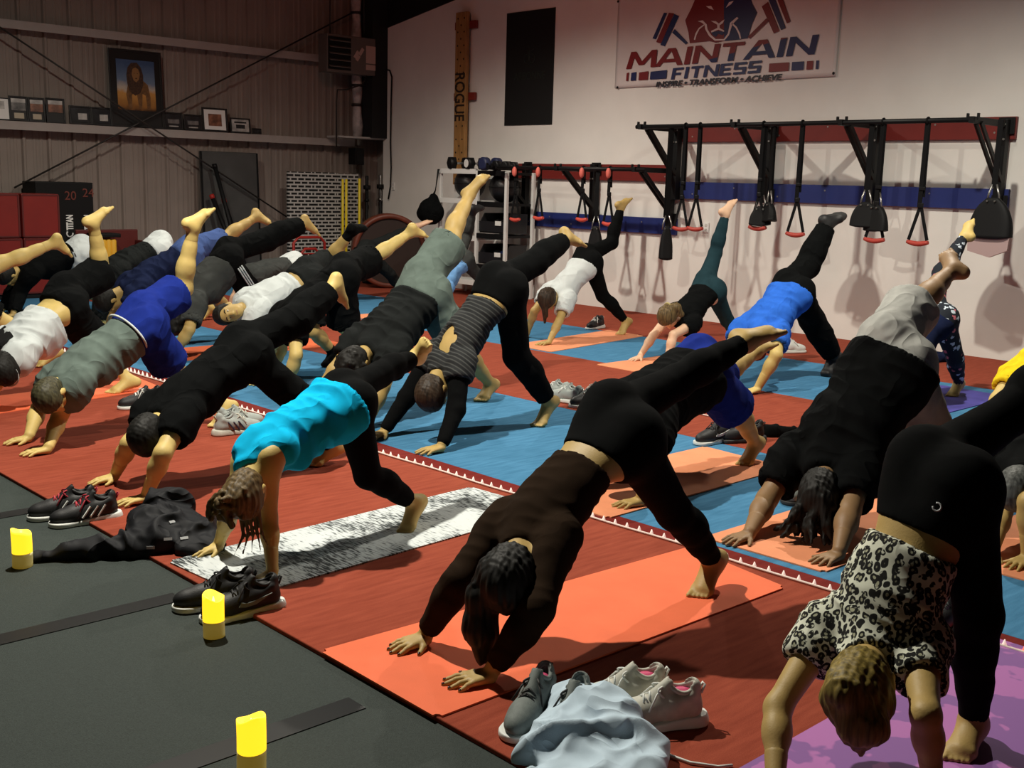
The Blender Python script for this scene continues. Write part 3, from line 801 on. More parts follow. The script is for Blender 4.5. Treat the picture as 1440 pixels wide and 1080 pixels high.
pn('print', -.36, .36, .22, .87, ramp_mat('savanna_print', sky, .4))
LION = [mat('lion_body', (.16, .075, .024, 1), .5, var=.3, vscale=30), mat('lion_mane', (.055, .025, .012, 1), .5, var=.5, vscale=40), mat('lion_face', (.26, .13, .045, 1), .5)]
for nm, mi, pts in (('lion_body', 0, [(-.16, .25), (-.10, .24), (-.09, .42), (.0, .46), (.03, .25), (.09, .25), (.11, .44), (.17, .42), (.19, .24), (.25, .24), (.26, .40), (.22, .56), (.12, .62), (-.05, .64), (-.16, .55), (-.20, .42)]),
                    ('lion_mane', 1, [(-.17, .56), (-.13, .46), (-.03, .41), (.07, .45), (.13, .55), (.14, .68), (.10, .78), (.03, .84), (-.08, .83), (-.15, .77), (-.18, .67)]),
                    ('lion_face', 2, [(-.08, .68), (-.05, .61), (.0, .585), (.05, .62), (.075, .69), (.05, .755), (.0, .775), (-.06, .755)])):
    mb = MB(); mb.prism([(x*w, z*hg) for x, z in pts], loc(0, 0, -.004-.0015*mi), Rt @ Vector((1, 0, 0)), Rt @ Vector((0, 0, 1)), -.0012 if False else .0012); mb.build(nm, LION[mi], o)
mb = MB()
for sx in (-.03, .028): mb.sphere(loc(sx*w, .70*hg, -.009), .006, (1, .3, .7))
mb.sphere(loc(0, .635*hg, -.009), .009, (1.2, .3, .9)); mb.build('lion_eyes_and_nose', M_BLACK, o)
for i, (x0, y0, x1, y1, lb) in enumerate(((230, 159, 256, 182, 'low black landscape frame touching the right side of the lion poster'), (258, 162, 283, 184, 'low black landscape frame next to the frame with the white mount'))):
    o, pn, *_ = picture('picture_frame', x0, y0, x1, y1, lb); pn('photo', -.42, .42, .1, .9, PHD); pn('paler_patch', -.3, .3, .35, .6, PHG, -.0025); pn('caption', -.25, .25, .15, .22, PHW, -.0025)  # grey rectangle and pale caption strip over the dark photo
o, pn, *_ = picture('picture_frame', 284, 153, 319, 186, 'black frame with a wide white mount around a small brown photo'); pn('mount', -.42, .42, .08, .92, PAPER); pn('photo', -.26, .26, .24, .74, PHB, -.0035)
o, pn, *_ = picture('picture_frame', 323, 167, 351, 188, 'small grey framed card with a dark emblem near the right end of the shelf'); pn('card', -.42, .42, .1, .9, PHW); pn('emblem', -.22, .22, .3, .55, PHD, -.0035); pn('heading', -.3, .3, .65, .75, PHD, -.0035)
o, pn, *_ = picture('picture_frame', 353, 181, 366, 189, 'tiny dark frame last on the right of the wall shelf', fw=.012); pn('photo', -.3, .3, .2, .8, PHD)
# corner column, pipe, heater
def pXY(px, py, y): p = on_y(px, py, y); return p
A = pXY(512, 100, 15.2); B = pXY(540, 100, 15.2)
mb = MB(); x0, x1 = A[0], B[0]+.06
mb.prism([(x0, 2.24), (x0, 5.0), (x1+.14, 5.0), (x1, 2.24)], (0, 15.28, 0), (1, 0, 0), (0, 0, 1), .30)
struct('trim_4', mb, ROOFD)
mb = MB(); mb.box(((x0+x1)/2-.28, 15.2, 2.235), (x1-x0+.62, .34, .03), bevel=.004); tag(mb.build('shelf_plate', mat('plate_grey', (.38, .36, .34, 1), .5)), 'pale steel plate under the dark column in the corner', 'shelf plate')
WRAP = mat('wrapped_pipe', (.42, .37, .36, 1), .7, var=.35, vscale=9, bump=.5, bscale=25)
P = pXY(503, 186, 15.3); Q = pXY(500, 0, 15.3)
mb = MB(); N = 15; mb.tube([(P[0]+(Q[0]-P[0])*i/N+.006*math.sin(i*2.1), 15.3, 2.255+(4.9-2.255)*i/N) for i in range(N+1)], [.075+.012*math.sin(i*1.7) for i in range(N+1)], 14)
o = mb.build('wrapped_pipe', WRAP); tag(o, 'pale wrapped vertical pipe rising past the wall heater in the corner', 'pipe')
mb = MB()
for z in (2.75, 3.05, 4.15):
    mb = MB(); mb.lathe((P[0]+(Q[0]-P[0])*((z-2.25)/2.65), 15.3, z), [(.092, -.02), (.094, 0), (.092, .02)], 16); mb.build('clamp', ROD, o)
HEAT = mat('heater_case', (.115, .095, .085, 1), .5)
A = pXY(460, 100, 14.95); B = pXY(528, 55, 14.95)
cx, cz = (A[0]+B[0])/2, (A[2]+B[2])/2; w, hg = B[0]-A[0], B[2]-A[2]
o = empty('unit_heater', (cx, 14.95, cz), 0, 'dark hanging unit heater with louvres high in the corner', 'heater')
mb = MB(); mb.box((0, .12, 0), (w, .24, hg), bevel=.01); mb.build('case', HEAT, o)
mb = MB(); mb.box((-w*.25, -.004, 0), (w*.46, .012, hg*.86)); mb.build('grille_recess', M_BLACK, o)
mb = MB()
for i in range(5): mb.box((-w*.25, -.02, hg*(-.34+.17*i)), (w*.42, .05, .012), Matrix.Rotation(.5, 3, 'X'))
mb.build('louvres', HEAT, o)
STK = mat('sticker_pale', (.46, .33, .29, 1), .6)
for i, (x, z, a, b_, rt) in enumerate(((.10, .02, .03, .12, .6), (.2, .10, .03, .12, .6), (.13, -.06, .03, .09, .6), (.40, .05, .10, .26, 0), (.40, -.26, .10, .08, 0))):
    mb = MB(); mb.box((x*w, -.003, z*hg*1.1), (a*w*2, .004, b_*hg*1.8), Matrix.Rotation(rt, 3, 'Y')); mb.build('sticker', STK, o)
mb = MB(); mb.tube([(w*.4, .1, -hg*.5), (w*.3, .1, -hg*.75), (0, .12, -hg*.92), (-w*.2, .12, -hg*.95), (-w*.22, .12, -hg*1.3), (-w*.22, .12, -hg*2.5)], .012, 8); mb.build('supply_pipe', ROD, o)
mb = MB()
for x in (-.35, .35): mb.tube([(x*w, .12, hg/2), (x*w, .12, 5.0-cz)], .01, 6)
mb.build('hanger_rods', ROD, o)
# cable and boxes near the corner
P0 = [on_x(px, py, 11.17) for px, py in ((540, 97), (548, 99), (551, 108), (550, 140), (549, 200), (550, 235), (549, 262), (546, 280))]
mb = MB(); mb.tube([tuple(p) for p in P0], .012, 8); tag(mb.build('power_cable', M_BLACK), 'black power cable hanging down the white wall near the corner', 'cable')
def wallplate(px, py, label, w=.08, hh_=.12):
    p = on_x(px, py, 11.19); o = empty('wall_outlet', tuple(p), 0, label, 'outlet')
    mb = MB(); mb.box((0, 0, 0), (.012, w, hh_), bevel=.003); mb.build('cover_plate', M_WHITE, o)
    for dz in (-.028, .028):
        mb = MB(); mb.box((-.007, 0, dz), (.006, .035, .032), bevel=.004); mb.build('socket', mat('socket_cream', (.55, .54, .5, 1), .5), o)
wallplate(993, 320, 'white double outlet plate on the white wall between the strap racks'); wallplate(553, 262, 'small white outlet plate behind the hanging black cable', .07, .12)
p = on_y(501, 220, 15.3); mb = MB(); mb.box((0, 0, 0), (.17, .20, .26), bevel=.01); mb.box((0, -.105, 0), (.13, .01, .20), bevel=.003); tag(mb.build('junction_box', M_STEEL, None, tuple(p)), 'small black speaker box below the corner shelf plate', 'speaker')
# leaning mat, bars
A = on_y(285, 213, 15.3); B = on_y(366, 215, 15.3)
mb = MB(); mb.box(((A[0]+B[0])/2, 15.36, .97), (B[0]-A[0], .05, 1.93), Matrix.Rotation(-.05, 3, 'X'), .015)
o = mb.build('gym_mat', mat('grey_vinyl', (.055, .055, .054, 1), .5, var=.2, vscale=3)); tag(o, 'dark grey gym mat standing on edge against the corrugated wall', 'gym mat')
mb = MB()
for x in (A[0]+.012, B[0]-.012): mb.box((x, 15.33, .97), (.024, .012, 1.92), Matrix.Rotation(-.05, 3, 'X'))
mb.build('edge_binding', M_BLACK, o)
REDCAP = mat('red_plastic', (.36, .022, .016, 1), .45)
for i, (px, py, lb) in enumerate(((300, 275, 'black foam bar with a red cap leaning left of the gym mat middle'), (304, 232, 'tallest black bar leaning against the grey gym mat'), (317, 281, 'black foam bar with a red cap leaning right of the tallest bar'))):
    p = on_y(px, py, 15.15); o = empty('weighted_bar', (p[0], 15.15, 0), 0, lb, 'bar', 'black bars leaning on the gym mat')
    mb = MB(); q = Vector((p[0]+.30-.06*i, 14.75, .02)); tp = Vector((p[0], 15.2, p[2])); mb.tube([q-Vector((p[0], 15.15, 0)), tp-Vector((p[0], 15.15, 0))], .030, 12); mb.build('bar_shaft', M_BLACK, o)
    mb = MB(); u = (tp-q).normalized(); mb.tube([tp-u*.05-Vector((p[0], 15.15, 0)), tp+u*.012-Vector((p[0], 15.15, 0))], .036, 12); mb.build('bar_cap', REDCAP if i != 1 else M_STEEL, o)
# red cabinets and black box
REDBOX = mat('red_lacquer', (.20, .012, .009, 1), .5, var=.08, vscale=4)
c0 = on_y(0, 272, 14.55); zt = c0[2]
for i, (x0, x1, z0, z1, lb) in enumerate(((on_y(-55, 300, 14.55)[0], on_y(28, 300, 14.55)[0], zt*.585, zt, 'red plyometric box at the upper left of the stack by the corrugated wall'), (on_y(31, 300, 14.55)[0], on_y(84, 300, 14.55)[0], zt*.585, zt, 'red plyometric box at the upper right of the stack beside the black box'),
    (on_y(-55, 300, 14.55)[0], on_y(30, 300, 14.55)[0], .06, zt*.58, 'red plyometric box with a dark hand slot at the lower left of the stack'), (on_y(32, 300, 14.55)[0], on_y(86, 300, 14.55)[0], .06, zt*.58, 'red plyometric box at the lower right of the stack'))):
    o = empty('plyometric_box', ((x0+x1)/2, 14.785, z0), 0, lb, 'box', 'red boxes against the corrugated wall'); ww, hh2 = x1-x0, z1-z0
    mb = MB(); mb.box((0, 0, hh2/2), (ww, .46, hh2), bevel=.012); mb.build('shell', REDBOX, o)
    mb = MB()
    for (x, z, a, b_) in ((-ww/2+.012, hh2/2, .02, hh2-.03), (ww/2-.012, hh2/2, .02, hh2-.03), (0, .014, ww-.03, .02), (0, hh2-.014, ww-.03, .02)): mb.box((x, -.232, z), (a, .008, b_))
    mb.build('trim', mat('maroon_trim', (.10, .012, .011, 1), .5), o)
    if i == 2: mb = MB(); mb.box((ww*.27, -.23, hh2*.68), (.26, .012, .05), bevel=.02); mb.build('hand_slot', M_BLACK, o)
    if i >= 2:
        mb = MB(); mb.box((0, 0, -.03), (ww, .44, .05)); mb.build('base', M_BLACK, o)
BX0 = on_y(50, 300, 15.05)[0]; BX1 = on_y(131, 300, 15.05)[0]; bz = on_y(90, 256, 15.05)[2]
o = empty('plyometric_box', ((BX0+BX1)/2+.1, 15.25, 0), 0, 'tall black plyometric box with white lettering behind the red boxes', 'box'); ww = BX1-BX0
mb = MB(); mb.box((-.1, 0, bz/2), (ww, .45, bz), bevel=.012); mb.build('shell', M_BLACK, o)
WTXT = mat('white_print', (.80, .80, .78, 1), .5); RTXT = mat('red_print', (.14, .03, .02, 1), .5)
for i, px in enumerate((98, 123)):
    p = on_y(px, 313, 15.02); text_mesh('lettering', 'TITAN', .12, (p[0]-(BX0+BX1)/2-.1, -.229, p[2]), (0, 0, 1), (-1, 0, 0), WTXT, o, bold=.005, width=.20)
    q = on_y(px, 325, 15.02); mb = MB(); mb.tube([(q[0]-(BX0+BX1)/2-.1+.04*math.cos(t), -.232, q[2]-.035+.04*math.sin(t)) for t in [math.pi*.75+i2*.3 for i2 in range(15)]], .010, 6); mb.build('logo_ring', WTXT, o)
    p = on_y(px+1, 275 if i == 0 else 271, 15.02); text_mesh('numerals', '20' if i == 0 else '24', .16, (p[0]-(BX0+BX1)/2-.1, -.229, p[2]), (1, 0, 0), (0, 0, 1), RTXT, o)
# foam rollers in a bin
YEL = mat('yellow_foam', (.72, .40, .03, 1), .6)
p = on_y(153, 345, 14.6); o = empty('roller_bin', (p[0], 14.7, 0), 0, 'dark red bin behind the raised legs holding yellow foam rollers', 'bin')
mb = MB(); mb.box((.1, .18, .42), (.85, .05, .84), bevel=.01); mb.box((-.30, 0, .35), (.04, .36, .7), bevel=.01); mb.box((.5, 0, .35), (.04, .36, .7), bevel=.01); mb.box((.1, -.18, .2), (.84, .04, .4), bevel=.01); mb.build('shell', mat('dark_red_panel', (.10, .012, .010, 1), .5), o)
mb = MB(); mb.box((-.02, .0, p[2]+.13), (.34, .3, .05), bevel=.01); mb.box((.1, 0, .05), (.8, .32, .06)); mb.build('shelf', M_BLACK, o)
for i, px in enumerate((146, 153, 160)):
    q = on_y(px, 370, 14.62); mb = MB(); mb.lathe((q[0], 14.62, .08), [(.03, 0), (.042, .01), (.042, p[2]-.02), (.03, p[2])], 16)
    tag(mb.build('foam_roller', YEL), ['yellow foam roller in the red bin, nearest the black box', 'middle one of three yellow foam rollers in the red bin', 'yellow foam roller in the red bin, farthest from the black box'][i], 'foam roller', 'yellow foam rollers')
# patterned panels, yellow posts, red frame
def brick(nt, co):
    mp = node(nt, 'ShaderNodeMapping'); mp.inputs['Rotation'].default_value = (math.pi/2, 0, 0); nt.links.new(co, mp.inputs[0])
    b = node(nt, 'ShaderNodeTexBrick', Scale=1.0, **{'Mortar Size': .007, 'Brick Width': .105, 'Row Height': .042}); b.inputs['Mortar Smooth'].default_value = 0
    b.inputs['Color1'].default_value = (.55, .55, .54, 1); b.inputs['Color2'].default_value = (.45, .45, .45, 1); b.inputs['Mortar'].default_value = (.004, .004, .004, 1)
    nt.links.new(mp.outputs[0], b.inputs['Vector']); return b.outputs['Color']
def brickpat(nt, co):
    s = node(nt, 'ShaderNodeSeparateXYZ'); nt.links.new(co, s.inputs[0])
    cb = node(nt, 'ShaderNodeCombineXYZ'); nt.links.new(s.outputs['X'], cb.inputs[0]); nt.links.new(s.outputs['Z'], cb.inputs[1])
    b = node(nt, 'ShaderNodeTexBrick', Scale=1.0); b.inputs['Mortar Size'].default_value = .0125; b.inputs['Brick Width'].default_value = .125; b.inputs['Row Height'].default_value = .055
    b.inputs['Mortar Smooth'].default_value = .1; b.inputs['Color1'].default_value = (.006, .006, .006, 1); b.inputs['Color2'].default_value = (.010, .010, .010, 1); b.inputs['Mortar'].default_value = (.46, .45, .43, 1)
    nt.links.new(cb.outputs[0], b.inputs['Vector']); return b.outputs['Color']
BRK = ramp_mat('brick_pattern_print', brickpat, .6)
for i, (p0, p1, pt, lb) in enumerate(((405, 441, 241, 'leftmost tall panel with white brick pattern in the corner'), (442, 474, 242, 'middle tall panel with white brick pattern in the corner'), (475, 506, 244, 'rightmost tall panel with white brick pattern behind yellow tubes'))):
    A = on_y(p0, pt, 15.1); B = on_y(p1, pt, 15.1)
    mb = MB(); mb.box((0, 0, A[2]/2), (B[0]-A[0], .05, A[2]), bevel=.004); tag(mb.build('patterned_panel', BRK, None, ((A[0]+B[0])/2, 15.12+.02*i, 0)), lb, 'panel', 'brick patterned panels in the corner')
YT = mat('yellow_tube', (.80, .62, .02, 1), .4)
for i, (px, pt, lb) in enumerate(((482, 252, 'yellow upright tube in front of the patterned panels, left one of the close pair'), (487, 252, 'yellow upright tube in front of the patterned panels, right one of the close pair'), (505.5, 251, 'single yellow upright tube at the right edge of the patterned panels'))):
    p = on_y(px, pt, 14.95); mb = MB(); mb.lathe((0, 0, 0), [(.012, 0), (.020, .008), (.020, p[2]-.008), (.012, p[2])], 14); tag(mb.build('yellow_tube', YT, None, (p[0], 14.95, .001)), lb, 'tube', 'yellow tubes in the corner')
p = on_y(435, 370, 14.5); o = empty('red_stand', (p[0], 14.5, 0), 0, 'red tubular steel stand in front of the patterned panels', 'stand')
for nm, xs, zt_, yy in (('outer_frame', .27, .72, 0), ('inner_frame', .17, .55, -.02)):
    mb = MB(); mb.tube([(-xs, yy, 0), (-xs, yy, zt_-.08), (-xs+.08, yy, zt_), (xs-.08, yy, zt_), (xs, yy, zt_-.08), (xs, yy, 0)], .022, 10); mb.build(nm, REDCAP, o)
mb = MB()
for i in range(5): mb.box((0, -.01, .12+.09*i), (.34, .02, .014))
mb.build('cross_rails', REDCAP, o)
# big ring
RING = mat('brown_ring', (.13, .030, .016, 1), .5, var=.25, vscale=8)
p = on_y(548, 350, 13.75)
o = empty('cable_wheel', (p[0]-.02, 13.75, 0), 0, 'large round brown wheel standing upright in the corner', 'wheel'); Rr = .53
ca, sa = math.cos(-.50), math.sin(-.50)
def wl(r, a, y): x = r*math.cos(a); return (x*ca-y*sa, x*sa+y*ca, Rr+.022+r*math.sin(a))
bm_ = MB()
n = 56; rings = []
for rr_, yy in ((Rr, -.16), (Rr+.02, -.14), (Rr+.02, .14), (Rr, .16), (Rr-.05, .16), (Rr-.05, -.16)): rings.append([bm_.bm.verts.new(wl(rr_, 2*math.pi*i/n, yy)) for i in range(n)])
for A, B in zip(rings, rings[1:]+rings[:1]):
    for i in range(n): f = bm_.bm.faces.new((A[i], A[(i+1) % n], B[(i+1) % n], B[i])); f.smooth = True
bm_.build('rim', RING, o)
mb = MB(); disc = [mb.bm.verts.new(wl(Rr-.045, 2*math.pi*i/n, -.10)) for i in range(n)]; disc2 = [mb.bm.verts.new(wl(Rr-.045, 2*math.pi*i/n, -.13)) for i in range(n)]
mb.bm.faces.new(disc); mb.bm.faces.new(disc2[::-1])
for i in range(n): mb.bm.faces.new((disc[i], disc[(i+1) % n], disc2[(i+1) % n], disc2[i]))
mb.build('back_board', mat('dark_wood_board', (.022, .010, .007, 1), .6), o)
mb = MB()
for i in range(6): a_ = i*math.pi/3; mb.tube([wl(.08, a_, .05), wl(Rr-.04, a_, .05)], .022, 8)
mb.build('spokes', mat('dark_wood', (.035, .016, .010, 1), .6), o)
mb = MB(); mb.tube([wl(0, 0, -.12), wl(0, 0, .12)], .10, 18); mb.build('hub', M_STEEL, o)
# dark uprights behind the wheel
for i, (px, pt, lb) in enumerate(((516, 247, 'dark barbell standing in a holder left of the pale ended bar'), (535, 246, 'barbell with pale sleeve standing upright in the corner behind the wheel'))):
    p = on_y(px, pt, 15.1); o = empty('barbell', (p[0], 15.1, 0), 0, lb, 'barbell', 'barbells in the corner')
    mb = MB(); mb.lathe((0, 0, 0), [(.03, 0), (.03, .02), (.025, .03), (.025, p[2]-.42), (.015, p[2]-.4)], 12); mb.build('bar_shaft', M_STEEL, o)
    mb = MB(); mb.lathe((0, 0, p[2]-.41), [(.04, 0), (.04, .03), (.028, .04), (.028, .40), (.022, .41)], 14); mb.build('bar_sleeve', mat('chrome_dull', (.30, .29, .28, 1), .3, 1.) if i else M_STEEL, o)
    mb = MB(); mb.lathe((0, 0, p[2]-.22), [(.055, 0), (.06, .02), (.06, .05), (.055, .07)], 16); mb.build('collar', M_BLACK, o)
# ------------------------------------------------------------------ things on the white wall
YX, ZX = (0, -1, 0), (0, 0, 1)
def onw(px, py, X=11.19): return on_x(px, py, X)
WOOD = mat('peg_wood', (.33, .17, .055, 1), .55, var=.3, vscale=6, aniso=(1, 6, .6)); BRKT = mat('red_steel', (.20, .022, .014, 1), .5)
T = onw(651, 17, 11.1); Bt = onw(645, 225, 11.1)
o = empty('peg_board', (11.1, T[1], 1.7), 0, 'tall wooden climbing peg board with carved lettering on the white wall', 'peg board')
y0 = T[1]; hgt = T[2]-1.55; zc = (T[2]+1.55)/2-1.7
mb = MB(); mb.box((0, 0, zc), (.06, .255, hgt), bevel=.012); mb.build('board', WOOD, o)
for py in (36, 136):
    z = onw(650, py, 11.14)[2]-1.7; mb = MB(); mb.box((.055, -.02, z), (.05, .46, .11), bevel=.004); mb.build('bracket', BRKT, o)
HOLE = mat('peg_hole', (.02, .010, .005, 1), .8)
zz = T[2]-.09-1.7; i = 0
while zz > -.08:
    for dy in ((-.07, .07) if i % 2 == 0 else (0,)):
        if not (.72 < zz+1.7-1.55 < 1.62 and dy == 0):
            mb = MB(); mb.lathe((-.031, dy, zz), [(.014, 0), (.014, .003)], 10, 'x'); mb.build('peg_hole', HOLE, o)
    zz -= .095; i += 1
text_mesh('lettering', 'ROGUE', .30, (-.032, -.0, onw(647, 137, 11.1)[2]-1.7), (0, 0, -1), (0, -1, 0), HOLE, o, .003, bold=.004, width=.68)
# black banner
A = onw(713, 20); B = onw(776, 174)
yc, zc2 = (A[1]+B[1])/2, (A[2]+B[2])/2; ww, hh2 = A[1]-B[1], A[2]-B[2]+.02
mb = MB(); mb.box((0, 0, 0), (.006, ww, hh2)); BB = mb.build('black_banner', mat('banner_black', (.0045, .0045, .0045, 1), .7), None, (11.192, yc, zc2))
tag(BB, 'tall plain black hanging banner beside the peg board, with a faint dark emblem', 'banner')
FAINT = mat('faint_print', (.010, .016, .011, 1), .6)
text_mesh('lettering', 'ARBONNE', .15, (-.004, -.01, -.10), YX, ZX, FAINT, BB, .001, width=.62)
mb = MB()
for sg in (1, -1):
    mb.tube([(-.004, sg*(.055+.05*math.cos(t)), .13+.06*math.sin(t)) for t in [i*.45 for i in range(15)]], .006, 5)
    mb.tube([(-.004, sg*.01, .17), (-.004, sg*.03, .23), (-.004, sg*.09, .25)], .006, 5)
mb.tube([(-.004, 0, .1), (-.004, 0, .32)], .006, 5); mb.build('emblem', FAINT, BB)
# gym banner
VINYL = mat('banner_vinyl', (.66, .60, .58, 1), .32, var=.03, vscale=3, spec=.5)
A = onw(865, 127); B = onw(1176, 104); yl, yr = A[1], B[1]; zb = (A[2]+B[2])/2; zt2 = zb+1.62
bm = bmesh.new(); nx, nz = 60, 34; g = []
for j in range(nz+1):
    row = []
    for i in range(nx+1):
        u, v = i/nx, j/nz
        fold = .0035*math.sin(9*(1-u)*(1.2-v)*4+2)*max(0, u-.55)*2.2*(1-.3*v)
        row.append(bm.verts.new((-.006-abs(fold), yl+(yr-yl)*u, zb+(zt2-zb)*v)))
    g.append(row)
for j in range(nz):
    for i in range(nx): f = bm.faces.new((g[j][i], g[j][i+1], g[j+1][i+1], g[j+1][i])); f.smooth = True
r = bmesh.ops.extrude_face_region(bm, geom=bm.faces[:])
for v in [q for q in r['geom'] if isinstance(q, bmesh.types.BMVert)]: v.co.x += .004
bmesh.ops.recalc_face_normals(bm, faces=bm.faces); me = bpy.data.meshes.new('gym_banner'); bm.to_mesh(me); bm.free()
GB = link('gym_banner', me, VINYL, None, (11.185, 0, 0)); tag(GB, 'white vinyl gym banner with a red and blue lion logo above the strap rack', 'banner')
bw = yl-yr; bc = (yl+yr)/2
def bpx(px, py): p = onw(px, py, 11.17); return np.array([-.030, p[1], p[2]])
C_RED = (.17, .012, .014, 1); C_BLU = (.012, .018, .085, 1)
PR = mat('banner_red', C_RED, .45); PB = mat('banner_blue', C_BLU, .45)
def twotone(nt, co):
    s = node(nt, 'ShaderNodeSeparateXYZ'); nt.links.new(co, s.inputs[0])
    y = node(nt, 'ShaderNodeMath', operation='MULTIPLY_ADD'); y.inputs[1].default_value = .16; y.inputs[2].default_value = -.16*bc; nt.links.new(s.outputs['Y'], y.inputs[0])
    z = node(nt, 'ShaderNodeMath', operation='ADD'); nt.links.new(s.outputs['Z'], z.inputs[0]); nt.links.new(y.outputs[0], z.inputs[1])
    m = node(nt, 'ShaderNodeMath', operation='GREATER_THAN'); m.inputs[1].default_value = bpx(1020, 80)[2]; nt.links.new(z.outputs[0], m.inputs[0])
    return ramp(nt, m.outputs[0], [(0, C_BLU), (1, C_RED)])
PT = ramp_mat('banner_two_tone', twotone, .45)
OUT = mat('banner_outline', (.70, .64, .62, 1), .4)
def btext(body, pl, pr, pc, size, m, width=None, bold=.01, shear=.25, dx=0.):
    L = bpx(*pl); R = bpx(*pr); w = L[1]-R[1]; ax = (np.array(R)-L)/np.linalg.norm(np.array(R)-L); ax[0] = 0; ax = ax/np.linalg.norm(ax); ay = np.array([0, -ax[2]*-1*0, 1.]); ay = np.cross(np.array([-1., 0, 0]), ax)
    c = (L+R)/2; c[0] = -.0165-dx
    return text_mesh('lettering', body, size, c, ax, ay, m, GB, .002, shear, bold, width=np.linalg.norm(R-L), space=1.)
GL = {'M': (1.25, [[(0, 0), (.10, 1)], [(.10, 1), (.62, .18)], [(.62, .18), (1.15, 1)], [(1.15, 1), (1.25, 0)]]), 'A': (1.1, [[(0, 0), (.5, 1)], [(.6, 1), (1.1, 0)], [(.25, .30), (.85, .30)]]), 'I': (.24, [[(.12, 0), (.12, 1)]]),
      'N': (1.0, [[(.06, 0), (.06, 1)], [(.06, .98), (.94, .02)], [(.94, 0), (.94, 1)]]), 'T': (.95, [[(0, .90), (.95, .90)], [(.475, 0), (.475, 1)]]), 'F': (.85, [[(.1, 0), (.1, 1)], [(0, .9), (.85, .9)], [(.1, .47), (.7, .47)]]),
      'E': (.85, [[(.1, 0), (.1, 1)], [(0, .9), (.85, .9)], [(.1, .5), (.75, .5)], [(0, .1), (.85, .1)]]), 'S': (.88, [[(0, .1), (.80, .1)], [(.78, 0), (.78, .58)], [(.02, .5), (.86, .5)], [(.1, .42), (.1, 1)], [(.08, .9), (.88, .9)]])}
def blocks(body, pl, pr, cap, m, stroke=.26, slant=.22, gap=.20):
    L = bpx(*pl); R = bpx(*pr); ax = (R-L); ax[0] = 0; W = np.linalg.norm(ax); ax /= W; ay = np.cross(np.array([-1., 0, 0]), ax)
    tot = sum(GL[c][0] for c in body)+gap*(len(body)-1)+stroke*.5*0; x = 0; sc = (W-cap*slant)/tot
    for c in body:
        w, st = GL[c]; mb = MB()
        for si, ((x0, y0), (x1, y1)) in enumerate(st):
            horiz = abs(y1-y0) < .05; hw = stroke/2
            q = [(x0, y0-hw*.72), (x1, y1-hw*.72), (x1, y1+hw*.72), (x0, y0+hw*.72)] if horiz else [(x0-hw, y0), (x0+hw, y0), (x1+hw, y1), (x1-hw, y1)]
            pts = [((x+u)*sc+v*cap*slant, min(1, max(0, v))*cap) for u, v in q]
            if (pts[1][0]-pts[0][0])*(pts[2][1]-pts[1][1])-(pts[1][1]-pts[0][1])*(pts[2][0]-pts[1][0]) < 0: pts = pts[::-1]
            o_ = L.copy(); o_[0] = -.0165-.0005*si; mb.prism(pts, o_, ax, ay, .002)
        mb.build('letter', m, GB); x += w+gap
blocks('MAINTAIN', (884, 97), (1148, 76), .205, PT)
blocks('FITNESS', (944, 112), (1071, 102), .135, PB, .27)
btext('INSPIRE • TRANSFORM • ACHIEVE', (922, 119), (1100, 108), None, .088, mat('banner_ink', (.02, .02, .03, 1), .5), bold=.003)
for px0, px1, pm in ((880.5, 883.5, PR), (887, 894, PB), (898, 911, PR), (914, 937, PB), (1081, 1109, PR), (1113, 1130, PB), (1134, 1143, PR), (1147, 1151, PB)):
    f = lambda px: 108-(px-880)*.063; h_ = 6.0
    qs = [bpx(px0+1, f(px0)-h_+(1 if px0 < 940 else 0)), bpx(px1+1, f(px1)-h_), bpx(px1, f(px1)+h_), bpx(px0, f(px0)+h_)]
    mb = MB(); mb.prism([(-(q[1]), q[2]) for q in qs], (-.0165, 0, 0), YX, ZX, .002); mb.build('logo_bar', pm, GB)
# lion head and dumbbells of the logo, in outline pieces (crop pixels of the banner photo /4.364)
def bp(x, y): return (860+x/4.364, y/4.364)
def shape(name, pts, m, dx=0.):
    q = [bpx(*bp(x, y)) for x, y in pts]; mb = MB(); mb.prism([(-v[1], v[2]) for v in q], (-.0140-dx, 0, 0), YX, ZX, .002); return mb.build(name, m, GB)
shape('logo_mane', [(480, 265), (472, 200), (452, 125), (490, 50), (515, -10), (545, -90), (620, -150), (690, -160), (690, 250), (640, 262), (600, 252)], PR)
shape('logo_mane', [(690, -160), (770, -140), (840, -70), (862, 20), (892, 78), (860, 150), (835, 235), (760, 245), (715, 250), (690, 250)], PB)
for pts in ([(580, 38), (612, 36), (628, 62), (600, 52)], [(702, 48), (722, 14), (750, 5), (735, 25)],
            [(530, 130), (560, 125), (585, 150), (590, 180), (612, 215), (640, 240), (690, 240), (715, 205), (728, 140), (770, 105), (780, 112), (742, 150), (722, 215), (694, 248), (635, 250), (600, 222), (576, 180), (572, 152), (552, 138)],
            [(610, 128), (640, 130), (660, 145), (680, 128), (694, 120), (684, 142), (664, 155), (664, 172), (692, 188), (690, 196), (656, 182), (614, 200), (612, 190), (650, 172), (650, 152)],
            [(566, 150), (574, 152), (540, 180), (522, 215), (514, 245), (506, 243), (516, 205), (536, 172)], [(742, 140), (770, 165), (790, 205), (796, 238), (788, 238), (780, 208), (762, 172), (738, 150)]):
    shape('logo_line', pts, OUT, .0025)
shape('logo_mouth', [(612, 200), (655, 190), (698, 196), (682, 216), (655, 208), (640, 228), (622, 215)], PB, .003)
